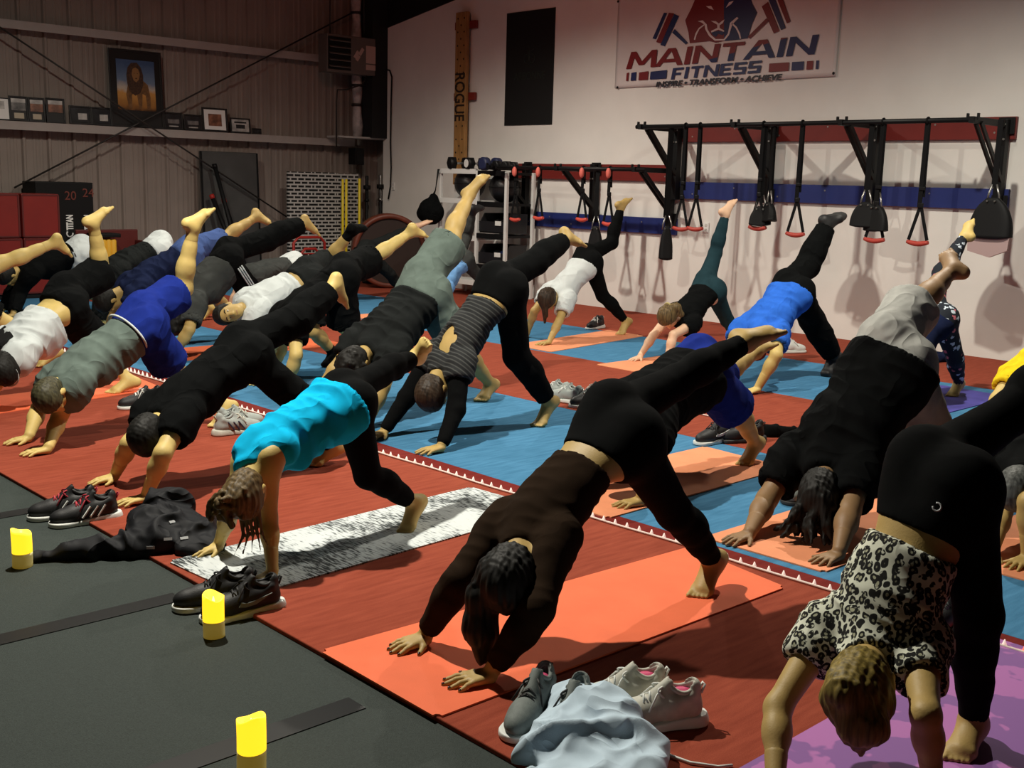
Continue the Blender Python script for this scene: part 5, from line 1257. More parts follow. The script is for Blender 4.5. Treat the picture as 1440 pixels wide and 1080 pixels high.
POSES = {
'A1': {'H':1.673,'st':'l','sex':'f','J':{'wr':[2.378,2.928,0.045],'fr':[2.222,2.946,0.013],'er':[2.414,2.808,0.256],'sr':[2.657,2.861,0.4],'wl':[2.351,2.553,0.047],'fl':[2.196,2.617,0.014],'el':[2.429,2.434,0.267],'sl':[2.62,2.56,0.405],'hd':[2.44,2.567,0.32],'pr':[3.095,2.762,0.753],'pl':[3.053,2.604,0.679],'kr':[3.504,2.782,0.842],'ar':[3.894,2.738,0.978],'tr':[4.061,2.674,1.025],'kl':[3.323,2.612,0.383],'al':[3.622,2.635,0.122],'tl':[3.48,2.6,0.019]}},
'A2': {'H':1.558,'st':'l','sex':'f','J':{'wr':[2.436,1.531,0.047],'fr':[2.293,1.529,0.013],'er':[2.591,1.638,0.181],'sr':[2.801,1.635,0.345],'wl':[2.745,1.248,0.059],'fl':[2.609,1.235,0.013],'el':[2.646,1.239,0.292],'sl':[2.847,1.366,0.352],'hd':[2.621,1.395,0.306],'pr':[3.048,1.503,0.817],'pl':[2.986,1.355,0.786],'kr':[3.405,1.418,0.961],'ar':[3.736,1.369,1.152],'tr':[3.89,1.392,1.213],'kl':[3.074,1.313,0.429],'al':[3.155,1.332,0.072],'tl':[3.005,1.309,0.019]}},
'A3': {'H':1.459,'st':'l','sex':'f','J':{'wr':[2.317,4.272,0.045],'fr':[2.185,4.278,0.013],'er':[2.292,4.133,0.208],'sr':[2.395,4.171,0.455],'wl':[2.301,3.817,0.045],'fl':[2.173,3.799,0.013],'el':[2.344,3.913,0.231],'sl':[2.346,3.911,0.486],'hd':[2.238,3.896,0.347],'pr':[2.828,4.117,0.651],'pl':[2.797,3.978,0.621],'kr':[3.135,4.234,0.702],'ar':[3.446,4.349,0.745],'tr':[3.415,4.23,0.844],'kl':[2.911,4.016,0.299],'al':[3.202,4.04,0.113],'tl':[3.092,3.982,0.02]}},
'A4': {'H':1.58,'st':'l','sex':'m','J':{'wr':[2.456,5.616,0.05],'fr':[2.308,5.636,0.014],'er':[2.463,5.462,0.232],'sr':[2.651,5.531,0.394],'wl':[2.409,5.158,0.043],'fl':[2.254,5.182,0.013],'el':[2.455,5.071,0.259],'sl':[2.629,5.207,0.391],'hd':[2.461,5.224,0.313],'pr':[3.087,5.438,0.693],'pl':[3.07,5.283,0.637],'kr':[3.439,5.414,0.818],'ar':[3.754,5.511,0.984],'tr':[3.84,5.541,0.856],'kl':[3.344,5.223,0.389],'al':[3.579,5.266,0.098],'tl':[3.425,5.288,0.018]}},
'A5': {'H':1.651,'st':'l','sex':'m','J':{'wr':[2.436,6.764,0.044],'fr':[2.287,6.786,0.015],'er':[2.56,6.939,0.157],'sr':[2.632,6.798,0.377],'wl':[2.419,6.425,0.043],'fl':[2.262,6.439,0.013],'el':[2.55,6.597,0.163],'sl':[2.612,6.46,0.382],'hd':[2.454,6.451,0.321],'pr':[3.13,6.71,0.725],'pl':[3.087,6.559,0.647],'kr':[3.476,6.826,0.866],'ar':[3.52,6.756,1.267],'tr':[3.646,6.734,1.385],'kl':[3.329,6.697,0.374],'al':[3.619,6.553,0.117],'tl':[3.494,6.494,0.02]}},
'A6': {'H':1.677,'st':'l','sex':'m','J':{'wr':[2.362,8.036,0.047],'fr':[2.203,8.037,0.012],'er':[2.55,8.072,0.213],'sr':[2.768,8.062,0.419],'wl':[2.362,7.645,0.045],'fl':[2.202,7.645,0.012],'el':[2.561,7.728,0.174],'sl':[2.761,7.718,0.389],'hd':[2.645,7.686,0.291],'pr':[3.204,8.09,0.736],'pl':[3.167,7.943,0.632],'kr':[3.553,8.237,0.869],'ar':[3.438,8.109,1.231],'tr':[3.575,8.1,1.35],'kl':[3.407,8.129,0.397],'al':[3.599,7.946,0.086],'tl':[3.442,7.946,0.021]}},
'A7': {'H':1.751,'st':'l','sex':'m','J':{'wr':[2.26,9.676,0.05],'fr':[2.094,9.676,0.012],'er':[2.372,9.675,0.288],'sr':[2.421,9.674,0.586],'wl':[2.258,9.316,0.05],'fl':[2.092,9.316,0.012],'el':[2.373,9.315,0.287],'sl':[2.409,9.315,0.586],'hd':[2.129,9.492,0.564],'pr':[2.94,9.589,0.631],'pl':[2.914,9.409,0.606],'kr':[3.312,9.63,0.843],'ar':[3.724,9.554,1.003],'tr':[3.858,9.608,0.891],'kl':[3.261,9.393,0.363],'al':[3.603,9.395,0.116],'tl':[3.449,9.395,0.02]}},
'B1': {'H':1.729,'st':'l','sex':'f','J':{'wr':[4.228,5.653,0.046],'fr':[4.08,5.63,0.014],'er':[4.395,5.648,0.234],'sr':[4.559,5.615,0.483],'wl':[4.257,5.121,0.048],'fl':[4.081,5.139,0.011],'el':[4.427,5.2,0.226],'sl':[4.534,5.296,0.465],'hd':[4.369,5.351,0.306],'pr':[4.981,5.483,0.945],'pl':[4.955,5.319,0.895],'kr':[5.367,5.513,1.076],'ar':[5.737,5.59,1.223],'tr':[5.903,5.585,1.171],'kl':[5.061,5.342,0.482],'al':[5.333,5.301,0.156],'tl':[5.214,5.288,0.021]}},
'B2': {'H':1.812,'st':'l','sex':'m','J':{'wr':[4.252,6.461,0.051],'fr':[4.081,6.461,0.012],'er':[4.376,6.428,0.298],'sr':[4.604,6.439,0.505],'wl':[4.268,5.901,0.042],'fl':[4.098,5.893,0.012],'el':[4.423,5.951,0.255],'sl':[4.611,6.065,0.45],'hd':[4.357,6.171,0.37],'pr':[5.063,6.362,0.895],'pl':[5.048,6.23,0.775],'kr':[5.382,6.413,1.178],'ar':[5.631,6.506,1.509],'tr':[5.723,6.414,1.663],'kl':[5.296,6.143,0.397],'al':[5.626,6.211,0.112],'tl':[5.475,6.164,0.021]}},
'B3': {'H':1.699,'st':'l','sex':'m','J':{'wr':[4.596,7.692,0.054],'fr':[4.436,7.692,0.012],'er':[4.743,7.709,0.255],'sr':[4.735,7.677,0.541],'wl':[4.536,7.28,0.046],'fl':[4.375,7.279,0.012],'el':[4.564,7.208,0.289],'sl':[4.644,7.346,0.507],'hd':[4.482,7.526,0.338],'pr':[5.192,7.505,0.872],'pl':[5.091,7.379,0.81],'kr':[5.563,7.662,0.939],'ar':[5.88,7.522,1.174],'tr':[6.051,7.548,1.133],'kl':[5.187,7.494,0.444],'al':[5.423,7.344,0.142],'tl':[5.291,7.34,0.02]}},
'B4': {'H':1.677,'st':'l','sex':'m','J':{'wr':[4.726,8.417,0.051],'fr':[4.568,8.417,0.012],'er':[4.774,8.418,0.302],'sr':[4.849,8.419,0.585],'wl':[4.514,8.09,0.05],'fl':[4.355,8.089,0.012],'el':[4.622,8.092,0.278],'sl':[4.782,8.093,0.519],'hd':[4.561,8.207,0.501],'pr':[5.346,8.284,0.792],'pl':[5.3,8.132,0.723],'kr':[5.7,8.471,0.877],'ar':[5.772,8.212,1.155],'tr':[5.942,8.267,1.17],'kl':[5.248,8.041,0.338],'al':[5.552,8.165,0.107],'tl':[5.416,8.1,0.02]}},
'C2': {'H':1.745,'st':'l','sex':'m','J':{'wr':[4.473,13.079,0.05],'fr':[4.308,13.079,0.012],'er':[4.616,13.078,0.269],'sr':[4.758,13.077,0.534],'wl':[4.467,12.705,0.051],'fl':[4.302,12.705,0.012],'el':[4.58,12.835,0.244],'sl':[4.688,12.735,0.479],'hd':[4.469,12.844,0.442],'pr':[5.319,12.928,0.738],'pl':[5.25,12.787,0.646],'kr':[5.327,12.933,0.235],'ar':[5.701,13.02,0.072],'tr':[5.544,12.952,0.02],'kl':[5.307,12.713,0.235],'al':[5.681,12.8,0.072],'tl':[5.524,12.732,0.02]}},
'C3': {'H':1.754,'st':'l','sex':'m','J':{'wr':[5.011,11.8,0.052],'fr':[4.845,11.799,0.012],'er':[5.087,11.801,0.308],'sr':[5.176,11.803,0.601],'wl':[4.925,11.435,0.049],'fl':[4.759,11.435,0.012],'el':[4.988,11.453,0.302],'sl':[5.109,11.452,0.576],'hd':[4.903,11.583,0.45],'pr':[5.684,11.699,0.835],'pl':[5.598,11.569,0.747],'kr':[5.911,11.745,0.439],'ar':[6.2,11.747,0.13],'tr':[6.054,11.747,0.02],'kl':[5.891,11.525,0.439],'al':[6.18,11.527,0.13],'tl':[6.034,11.527,0.02]}},
'C4': {'H':1.79,'st':'l','sex':'m','J':{'wr':[4.496,10.401,0.051],'fr':[4.326,10.402,0.012],'er':[4.603,10.399,0.303],'sr':[4.757,10.397,0.575],'wl':[4.374,10.045,0.05],'fl':[4.204,10.045,0.012],'el':[4.503,10.044,0.286],'sl':[4.687,10.043,0.532],'hd':[4.466,10.25,0.411],'pr':[5.282,10.228,0.872],'pl':[5.181,10.096,0.805],'kr':[5.696,10.298,0.971],'ar':[6.065,10.307,1.188],'tr':[6.226,10.249,1.094],'kl':[5.434,10.057,0.453],'al':[5.686,10.061,0.104],'tl':[5.524,10.06,0.02]}},
'C5': {'H':1.736,'st':'l','sex':'m','J':{'wr':[4.543,9.515,0.05],'fr':[4.379,9.514,0.012],'er':[4.665,9.518,0.281],'sr':[4.834,9.52,0.527],'wl':[4.546,9.129,0.047],'fl':[4.378,9.134,0.012],'el':[4.651,9.043,0.271],'sl':[4.783,9.173,0.48],'hd':[4.641,9.237,0.317],'pr':[5.259,9.46,0.9],'pl':[5.186,9.301,0.823],'kr':[5.684,9.465,1.01],'ar':[6.089,9.458,1.159],'tr':[6.238,9.429,1.038],'kl':[5.451,9.447,0.571],'al':[5.63,9.341,0.186],'tl':[5.524,9.307,0.021]}},
'C6': {'H':1.676,'st':'l','sex':'m','J':{'wr':[6.538,11.758,0.051],'fr':[6.379,11.759,0.012],'er':[6.655,11.752,0.276],'sr':[6.831,11.748,0.508],'wl':[6.474,11.415,0.05],'fl':[6.315,11.416,0.012],'el':[6.594,11.411,0.272],'sl':[6.782,11.409,0.491],'hd':[6.533,11.571,0.467],'pr':[7.339,11.663,0.59],'pl':[7.254,11.528,0.531],'kr':[7.607,11.708,0.306],'ar':[7.935,11.72,0.075],'tr':[7.773,11.715,0.02],'kl':[7.587,11.488,0.306],'al':[7.915,11.5,0.075],'tl':[7.753,11.495,0.02]}},
'C7': {'H':1.783,'st':'l','sex':'f','J':{'wr':[8.366,12.583,0.05],'fr':[8.197,12.583,0.012],'er':[8.228,12.582,0.279],'sr':[8.53,12.581,0.331],'wl':[8.355,12.259,0.05],'fl':[8.186,12.259,0.012],'el':[8.186,12.257,0.257],'sl':[8.487,12.256,0.309],'hd':[8.266,12.433,0.155],'pr':[8.985,12.481,0.654],'pl':[8.932,12.306,0.598],'kr':[9.412,12.513,0.806],'ar':[9.837,12.469,0.966],'tr':[10.042,12.357,1.068],'kl':[9.267,12.298,0.344],'al':[9.585,12.378,0.075],'tl':[9.438,12.279,0.02]}},
'C8': {'H':1.592,'st':'l','sex':'f','J':{'wr':[8.595,11.003,0.05],'fr':[8.444,11.003,0.012],'er':[8.694,11.006,0.267],'sr':[8.963,11.006,0.319],'wl':[8.589,10.711,0.05],'fl':[8.439,10.711,0.012],'el':[8.662,10.714,0.278],'sl':[8.935,10.716,0.294],'hd':[8.762,10.864,0.122],'pr':[9.295,10.928,0.688],'pl':[9.292,10.779,0.615],'kr':[9.566,11.086,0.906],'ar':[9.526,10.926,1.248],'tr':[9.691,10.947,1.273],'kl':[9.581,10.787,0.369],'al':[9.846,10.808,0.092],'tl':[9.711,10.747,0.02]}},
'D1': {'H':1.699,'st':'l','sex':'f','J':{'wr':[8.273,8.573,0.062],'fr':[8.115,8.572,0.012],'er':[8.248,8.457,0.29],'sr':[8.467,8.469,0.478],'wl':[8.054,8.027,0.042],'fl':[7.888,8.041,0.011],'el':[8.224,8.071,0.227],'sl':[8.417,8.166,0.41],'hd':[8.198,8.214,0.435],'pr':[8.89,8.375,0.844],'pl':[8.845,8.225,0.76],'kr':[9.288,8.354,0.984],'ar':[9.454,8.393,1.362],'tr':[9.6,8.394,1.465],'kl':[9.087,8.274,0.427],'al':[9.377,8.175,0.14],'tl':[9.25,8.149,0.02]}},
'D2': {'H':1.616,'st':'l','sex':'f','J':{'wr':[8.063,6.832,0.052],'fr':[7.911,6.833,0.012],'er':[8.239,6.84,0.22],'sr':[8.432,6.779,0.427],'wl':[8.03,6.492,0.049],'fl':[7.877,6.492,0.012],'el':[8.115,6.501,0.276],'sl':[8.383,6.5,0.35],'hd':[8.153,6.603,0.424],'pr':[8.852,6.739,0.687],'pl':[8.81,6.589,0.618],'kr':[9.104,6.826,0.973],'ar':[9.181,6.786,1.357],'tr':[9.271,6.75,1.5],'kl':[9.078,6.617,0.338],'al':[9.356,6.599,0.071],'tl':[9.208,6.549,0.02]}},
'D3': {'H':1.757,'st':'l','sex':'m','J':{'wr':[7.554,5.528,0.049],'fr':[7.387,5.528,0.012],'er':[7.646,5.559,0.294],'sr':[7.893,5.56,0.467],'wl':[7.544,5.158,0.054],'fl':[7.373,5.195,0.012],'el':[7.624,5.064,0.313],'sl':[7.833,5.216,0.448],'hd':[7.629,5.268,0.362],'pr':[8.333,5.484,0.798],'pl':[8.294,5.314,0.739],'kr':[8.729,5.542,0.954],'ar':[8.964,5.521,1.31],'tr':[9.13,5.47,1.381],'kl':[8.624,5.391,0.498],'al':[8.891,5.314,0.163],'tl':[8.765,5.299,0.02]}},
'D4': {'H':1.575,'st':'l','sex':'f','J':{'wr':[7.693,4.332,0.05],'fr':[7.544,4.332,0.012],'er':[7.81,4.33,0.255],'sr':[8.039,4.33,0.4],'wl':[7.669,4.051,0.05],'fl':[7.521,4.051,0.012],'el':[7.725,4.051,0.28],'sl':[7.979,4.051,0.373],'hd':[7.8,4.215,0.234],'pr':[8.422,4.212,0.702],'pl':[8.367,4.076,0.637],'kr':[8.661,4.281,0.994],'ar':[8.911,4.233,1.278],'tr':[9.009,4.262,1.407],'kl':[8.593,4.065,0.34],'al':[8.867,4.144,0.1],'tl':[8.722,4.134,0.019]}},
'D5': {'H':1.697,'st':'l','sex':'m','J':{'wr':[7.379,3.241,0.05],'fr':[7.219,3.241,0.012],'er':[7.523,3.244,0.26],'sr':[7.776,3.244,0.407],'wl':[7.321,2.946,0.05],'fl':[7.16,2.946,0.012],'el':[7.352,2.952,0.303],'sl':[7.634,2.954,0.378],'hd':[7.504,3.153,0.205],'pr':[8.099,3.078,0.763],'pl':[8.05,2.916,0.72],'kr':[8.344,3.114,0.41],'ar':[8.617,3.114,0.105],'tr':[8.466,3.137,0.02],'kl':[8.324,2.894,0.41],'al':[8.597,2.894,0.105],'tl':[8.446,2.917,0.02]}},
'E1': {'H':1.639,'st':'l','sex':'m','J':{'wr':[4.334,4.021,0.05],'fr':[4.179,4.022,0.012],'er':[4.338,4.02,0.296],'sr':[4.579,4.019,0.442],'wl':[4.32,3.612,0.037],'fl':[4.168,3.661,0.014],'el':[4.316,3.547,0.273],'sl':[4.487,3.703,0.415],'hd':[4.312,3.846,0.272],'pr':[5.043,3.865,0.649],'pl':[4.965,3.734,0.583],'kr':[5.394,3.956,0.498],'ar':[5.76,3.972,0.631],'tr':[5.923,3.954,0.668],'kl':[5.28,3.757,0.362],'al':[5.578,3.805,0.119],'tl':[5.434,3.79,0.02]}},
'E2': {'H':1.724,'st':'l','sex':'m','J':{'wr':[4.286,2.924,0.04],'fr':[4.123,2.951,0.013],'er':[4.517,2.999,0.138],'sr':[4.754,3.003,0.326],'wl':[4.354,2.499,0.051],'fl':[4.198,2.526,0.014],'el':[4.544,2.575,0.178],'sl':[4.765,2.662,0.313],'hd':[4.546,2.724,0.213],'pr':[5.124,2.789,0.863],'pl':[5.12,2.66,0.753],'kr':[5.498,2.847,1.034],'ar':[5.872,2.839,1.204],'tr':[5.967,2.95,1.299],'kl':[5.326,2.626,0.386],'al':[5.614,2.584,0.086],'tl':[5.459,2.637,0.02]}},
'E3': {'H':1.636,'st':'l','sex':'m','J':{'wr':[4.95,2.082,0.052],'fr':[4.796,2.082,0.012],'er':[5.151,2.144,0.168],'sr':[5.356,2.232,0.322],'wl':[4.975,1.938,0.05],'fl':[4.82,1.937,0.012],'el':[4.939,1.946,0.293],'sl':[5.218,1.95,0.327],'hd':[5.032,2.036,0.303],'pr':[5.752,2.14,0.605],'pl':[5.68,1.994,0.564],'kr':[6.009,2.184,0.316],'ar':[6.318,2.176,0.073],'tr':[6.162,2.196,0.02],'kl':[5.989,1.964,0.316],'al':[6.298,1.956,0.073],'tl':[6.142,1.976,0.02]}},
}
# ------------------------------------------------------------------ shoes
def shoe_meshes():
    """upper, opening lining and sole of a trainer, toe towards +x, sole on z=0"""
    g = Grid((-.17, -.075, -.02), (.19, .075, .19), .0042)
    F = add(g, g.field(), [Ell((.095, 0, .040), (.078, .046, .042), k=.03), Cap((.06, 0, .048), (-.03, 0, .072), .043, .044, .03), Cap((-.03, 0, .055), (-.095, 0, .055), .042, .037, .03), Cap((-.095, 0, .06), (-.102, 0, .118), .034, .028, .025), Cap((-.04, .028, .08), (-.09, .028, .10), .012, .012, .02), Cap((-.04, -.028, .08), (-.09, -.028, .10), .012, .012, .02), Cap((.01, 0, .098), (-.035, 0, .138), .022, .020, .02)])
    P = g.full(); F = np.maximum(F, -(P[2]-.022)+0*P[0]+0*P[1])
    F = carve(g, F, [Ell((-.066, 0, .135), (.042, .024, .075))]); up = nets(g, F)
    g2 = Grid((-.18, -.08, -.02), (.19, .08, .06), .0042)
    F = add(g2, g2.field(), [Cap((.105, .004, .0), (.105, -.004, 0), .052, .052, .01), Cap((.12, 0, 0), (.02, 0, 0), .048, .041, .03), Cap((.02, 0, 0), (-.10, 0, 0), .040, .042, .03), Cap((-.10, 0, 0), (-.112, 0, 0), .042, .040, .02)])
    P = g2.full(); top = .026+.012*np.clip((-P[0]+.02)/.14, -.3, 1)
    X, Y_ = P[0]+0*P[1]+0*P[2], P[1]+0*P[0]+0*P[2]
    F2 = add(g2, g2.field(), [Cap((p.a[0], p.a[1], 0) if False else p.a+np.array([0, 0, z]), p.b+np.array([0, 0, z]), p.ra, p.rb, p.k) for z in (0, .02) for p in [Cap((.105, .0, .0), (.12, 0, 0), .050, .046, .01), Cap((.12, 0, 0), (.02, 0, 0), .047, .041, .03), Cap((.02, 0, 0), (-.112, 0, 0), .040, .041, .03)]])
    F2 = np.maximum(np.maximum(F2, P[2]-top), .001-P[2]); so = nets(g2, F2)
    return (relax(up[0], up[1], 2), up[1]), (relax(so[0], so[1], 1), so[1])
UP, SO = shoe_meshes()
SHOE_ME = {}
def shoe(x, y, rz, upm, som, label, group, lace=None, inner=None, extra=None, tilt=0., flip=1, z=0.001, logom=None):
    o = empty('sneaker', (x, y, z), rz, label, 'shoe', group); o.rotation_euler = (tilt, 0, rz)
    key = (upm.name, som.name)
    if key not in SHOE_ME:
        a = np_mesh('upper', *UP); a.materials.append(upm); b = np_mesh('sole', *SO); b.materials.append(som); SHOE_ME[key] = (a, b)
    a, b = SHOE_ME[key]; link('upper', a, None, o); link('sole', b, None, o)
    mb = MB(); mb.sphere((-.066, 0, .096), .025, (1.65, .98, .85)); mb.build('insole', inner or M_BLACK, o)
    mb = MB()
    for i in range(5):
        t = i/4; xx = .058-.078*t; zz_ = .097+.028*t; w = .024-.002*i
        mb.tube([(xx, -w, zz_-.010), (xx-.006, 0, zz_+.006), (xx-.012, w, zz_-.008)], .0034, 6); mb.tube([(xx, w, zz_-.010), (xx-.006, 0, zz_+.008), (xx-.012, -w, zz_-.008)], .0034, 6)
    for sg in (1, -1): mb.tube([(-.018+.030*math.sin(math.pi*t)+.006*t, sg*(.004+.036*math.sin(math.pi*t*.5+.0)*(1-.35*t)), .128-.034*t+.012*math.sin(math.pi*t)) for t in [i/8 for i in range(9)]]+[(.0, sg*.026, .098), (-.012, sg*.012, .116), (-.018, 0, .126)], .0036, 6); mb.tube([(-.022, 0, .126), (.02, sg*.028, .112), (.05, sg*.05, .07)], .0032, 6)
    mb.build('laces', lace or upm, o)
    mb = MB(); mb.tube([(-.066+.046*math.cos(t), .027*math.sin(t), .110+.024*math.cos(t)**2+.003*math.cos(t)) for t in [i*math.pi/12 for i in range(24)]], .0075, 8, closed=True); mb.build('collar', upm, o)
    mb = MB(); mb.tube([(-.128, -.012, .10), (-.140, -.008, .125), (-.140, .008, .125), (-.128, .012, .10)], .004, 6); mb.build('heel_loop', lace or upm, o)
    if extra == 'stripes':
        for sg in (1, -1):
            mb = MB()
            for i in range(3): mb.bar((.038-.034*i, sg*.0475, .036), (.0-.034*i, sg*(.0455-.002*i), .086), .006, .017, (0, sg, 0))
            mb.build('side_stripes', logom, o)
    if extra == 'swoosh':
        for sg in (1, -1):
            mb = MB(); mb.prism([(.045, .052), (.02, .047), (-.02, .052), (-.085, .085), (-.02, .068), (.015, .062), (.035, .068)], (0, sg*.0480, 0), (1, 0, 0), (0, 0, 1), -.004*sg); mb.build('side_mark', logom, o)
    return o
S_BLK = mat('shoe_black', (.012, .012, .013, 1), .55, bump=.15, bscale=300); S_WHT = mat('shoe_white', (.72, .74, .70, 1), .5); S_GRY = mat('shoe_grey', (.15, .175, .165, 1), .65, var=.15, vscale=40, bump=.2, bscale=350)
S_CRM = mat('shoe_cream', (.50, .49, .42, 1), .6, var=.12, vscale=40); S_PNK = mat('shoe_pink', (.62, .07, .18, 1), .6); S_DKS = mat('sole_dark', (.03, .03, .03, 1), .6); S_RED = mat('lace_red', (.45, .03, .05, 1), .6); S_LGR = mat('shoe_light_grey', (.33, .36, .34, 1), .6, bump=.2, bscale=300)
def at0(px, py, z=0.): p = on_z(px, py, z); return p[0], p[1]
ZB = -.0160
R_ = math.radians
# pair with white side stripes on the black floor
x, y = at0(92, 738, ZB); g = 'black pair with red laces by the candle'
shoe(x+.10, y-.02, R_(172), S_BLK, S_WHT, 'black sneaker with white side stripes, nearer the camera of the red laced pair', g, S_RED, S_BLK, 'stripes', z=ZB, logom=S_WHT)
shoe(x+.06, y+.13, R_(166), S_BLK, S_WHT, 'black sneaker half hidden behind its striped twin with red laces', g, S_RED, S_BLK, 'stripes', z=ZB, logom=S_WHT)
x, y = at0(325, 866, ZB); g = 'black pair behind the middle candle'
shoe(x+.05, y-.02, R_(172), S_BLK, S_WHT, 'black sneaker with grey side mark touching the hand on the grey mat', g, S_BLK, S_BLK, 'swoosh', z=ZB, logom=S_GRY)
shoe(x+.02, y+.12, R_(160), S_BLK, S_WHT, 'black sneaker behind the middle candle, half hidden by its twin', g, S_BLK, S_BLK, 'swoosh', z=ZB, logom=S_GRY)
x, y = at0(738, 1025); g = 'grey pair beside the pale towel'
shoe(x+.06, y+.03, R_(205), S_GRY, S_WHT, 'grey green sneaker with pink lining left of the pale crumpled shirt', g, S_DKS, S_PNK, z=.002)
shoe(x+.09, y-.10, R_(208), S_GRY, S_WHT, 'grey sneaker mostly covered by the pale crumpled shirt', g, S_DKS, S_DKS, z=.002)
x, y = at0(895, 1015); g = 'cream pair with pink lining beside the pale towel'
shoe(x+.03, y+.08, R_(150), S_CRM, S_WHT, 'cream sneaker with pink lining and loose lace, farther from the camera', g, S_WHT, S_PNK, z=.002)
shoe(x+.03, y-.06, R_(150), S_CRM, S_WHT, 'cream sneaker with pink lining and loose lace, nearer the camera', g, S_WHT, S_PNK, z=.002)
P0 = [on_z(px, py, .006) for px, py in ((905, 1040), (925, 1052), (945, 1063), (970, 1072), (1010, 1078), (1030, 1076))]
mb = MB(); mb.tube([(P0[0][0]-.06, P0[0][1]+.05, .10)]+[tuple(p) for p in P0], .0042, 6); tag(mb.build('shoelace', S_WHT), 'long loose white shoelace trailing from the cream sneaker across the red mat', 'shoelace')
x, y = at0(205, 572); g = 'black and white pair behind the black shirt'
shoe(x-.02, y, R_(176), S_BLK, S_WHT, 'black and white sneaker pointing left beside the raised orange mat edge', g, S_WHT, S_BLK, 'swoosh', logom=S_WHT)
shoe(x+.12, y-.09, R_(170), S_BLK, S_WHT, 'black and white sneaker partly hidden by the black tee shirt', g, S_WHT, S_BLK, 'swoosh', logom=S_WHT)
x, y = at0(330, 607); g = 'grey striped pair by the cyan top'
shoe(x-.02, y-.05, R_(-6), S_LGR, S_CRM, 'grey sneaker with dark side stripes and thick pale sole, nearer the camera', g, S_CRM, S_DKS, 'stripes', logom=mat('stripe_navy', (.02, .02, .05, 1), .6))
shoe(x+.08, y+.10, R_(-10), S_LGR, S_CRM, 'grey sneaker with pale sole behind its striped twin by the cyan top', g, S_CRM, S_DKS, 'stripes', logom=mat('stripe_navy', (.02, .02, .05, 1), .6))
x, y = at0(795, 565); g = 'pale grey pair by the bare foot'
shoe(x, y-.02, R_(95), S_LGR, S_WHT, 'pale grey sneaker with dark opening beside the bare foot on the blue strip', g, S_WHT, S_BLK)
shoe(x+.03, y+.14, R_(95), S_LGR, S_WHT, 'pale grey sneaker touching the bare foot on the blue strip', g, S_WHT, S_BLK)
x, y = at0(826, 570); g = 'black pair by the black clad hip'
shoe(x+.0, y-.02, R_(170), S_BLK, S_WHT, 'black sneaker with white laces just left of the black leggings in front', g, S_WHT, S_BLK)
shoe(x+.14, y+.08, R_(170), S_BLK, S_WHT, 'black sneaker with white sole behind the pale grey pair', g, S_WHT, S_BLK)
x, y = at0(1005, 622); g = 'black pair by the peach mat'
shoe(x, y, R_(176), S_BLK, S_WHT, 'black sneaker with white side mark and white sole on the peach mat corner', g, S_BLK, S_BLK, 'swoosh', logom=S_WHT)
shoe(x+.17, y-.10, R_(150), S_BLK, S_DKS, 'black sneaker behind the bare heel of the person in blue shorts', g, S_BLK, S_BLK)
x, y = at0(1112, 496)
shoe(x, y, R_(-20), S_WHT, S_WHT, 'white sneaker lying beside the arm of the man in the blue shirt', None, S_WHT, S_BLK)
x, y = at0(838, 462)
shoe(x, y, R_(190), S_BLK, S_WHT, 'small black and white sneaker at the far end of the peach mat by the wall', None, S_WHT, S_WHT)
x, y = at0(1330, 888)
shoe(x+.05, y+.02, R_(178), S_BLK, S_DKS, 'black sneaker seen between the leopard blouse and the black leg', None, S_GRY, S_BLK)
x, y = at0(1112, 700)
shoe(x, y, R_(215), S_GRY, S_DKS, 'dark grey sneaker beside the long haired person, behind the bare arm', None, S_WHT, S_BLK)
x, y = at0(78, 500)
shoe(x-.1, y, R_(180), S_BLK, S_DKS, 'black sneaker under the hem of the white jersey', None, S_BLK, S_BLK)
# ------------------------------------------------------------------ clothes on the floor
def cloth_pile(name, prims, m, label, cat, loc, h=.009, amp=.016, fr=26, seed=3, rl=1):
    lo = np.array([p.box()[0] for p in prims]).min(0)-.05; hi = np.array([p.box()[1] for p in prims]).max(0)+.05; lo[2] = -.02
    g = Grid(lo, hi, h); F = add(g, g.field(), prims); P = g.full(); 
    V, Q = nets(g, F); V = relax(V, Q, 2)
    w1 = waves(V, seed, fr); w2 = waves(V, seed+9, fr*2.2)
    f = np.exp(-(w1/.28)**2)*1.3-.35+(1-np.abs(w2)*1.4)*.42
    V = V+vnormals(V, Q)*(amp*f)[:, None]; V[:, 2] = np.maximum(V[:, 2], .0012)
    return tag(link(name, np_mesh(name, V, Q), m, None, loc), label, cat)
x, y = at0(232, 765, ZB)
def wp(px, py, z, x=x, y=y): p = on_z(px, py, ZB); return (p[0]-x, p[1]-y, z)
J_ = cloth_pile('jacket', [Cap(wp(50, 790, .018), wp(130, 783, .03), .022, .035, .03), Cap(wp(130, 783, .03), wp(210, 778, .05), .035, .065, .05), Ell(wp(232, 762, .07), (.17, .14, .09), k=.06), Ell(wp(262, 768, .05), (.17, .10, .07), k=.05), Ell(wp(238, 745, .12), (.10, .09, .08), k=.05), Ell(wp(285, 778, .03), (.10, .07, .05), k=.04)], folds(mat('jacket_black', (.0075, .008, .0105, 1), .7, spec=.25), .9), 'crumpled black hooded jacket with one sleeve stretched toward the candle', 'jacket', (x, y, ZB), amp=.022, fr=24, h=.008)
for px, py, a_ in ((243, 734, .5), (259, 757, .2), (236, 758, -.2), (212, 770, .1)):
    d_ = Vector(_ray(px, py)).normalized(); ok, hit, nn, _i = J_.ray_cast(Vector(CAMP)-J_.location, d_)
    if ok:
        mb = MB(); mb.box(hit+nn*.003, (.034, .012, .003), Matrix.Rotation(a_, 3, 'Z') @ nn.to_track_quat('Z', 'Y').to_matrix()); mb.build('silver_tag', mat('silver_print', (.45, .46, .47, 1), .4), J_)
x, y = at0(832, 1050)
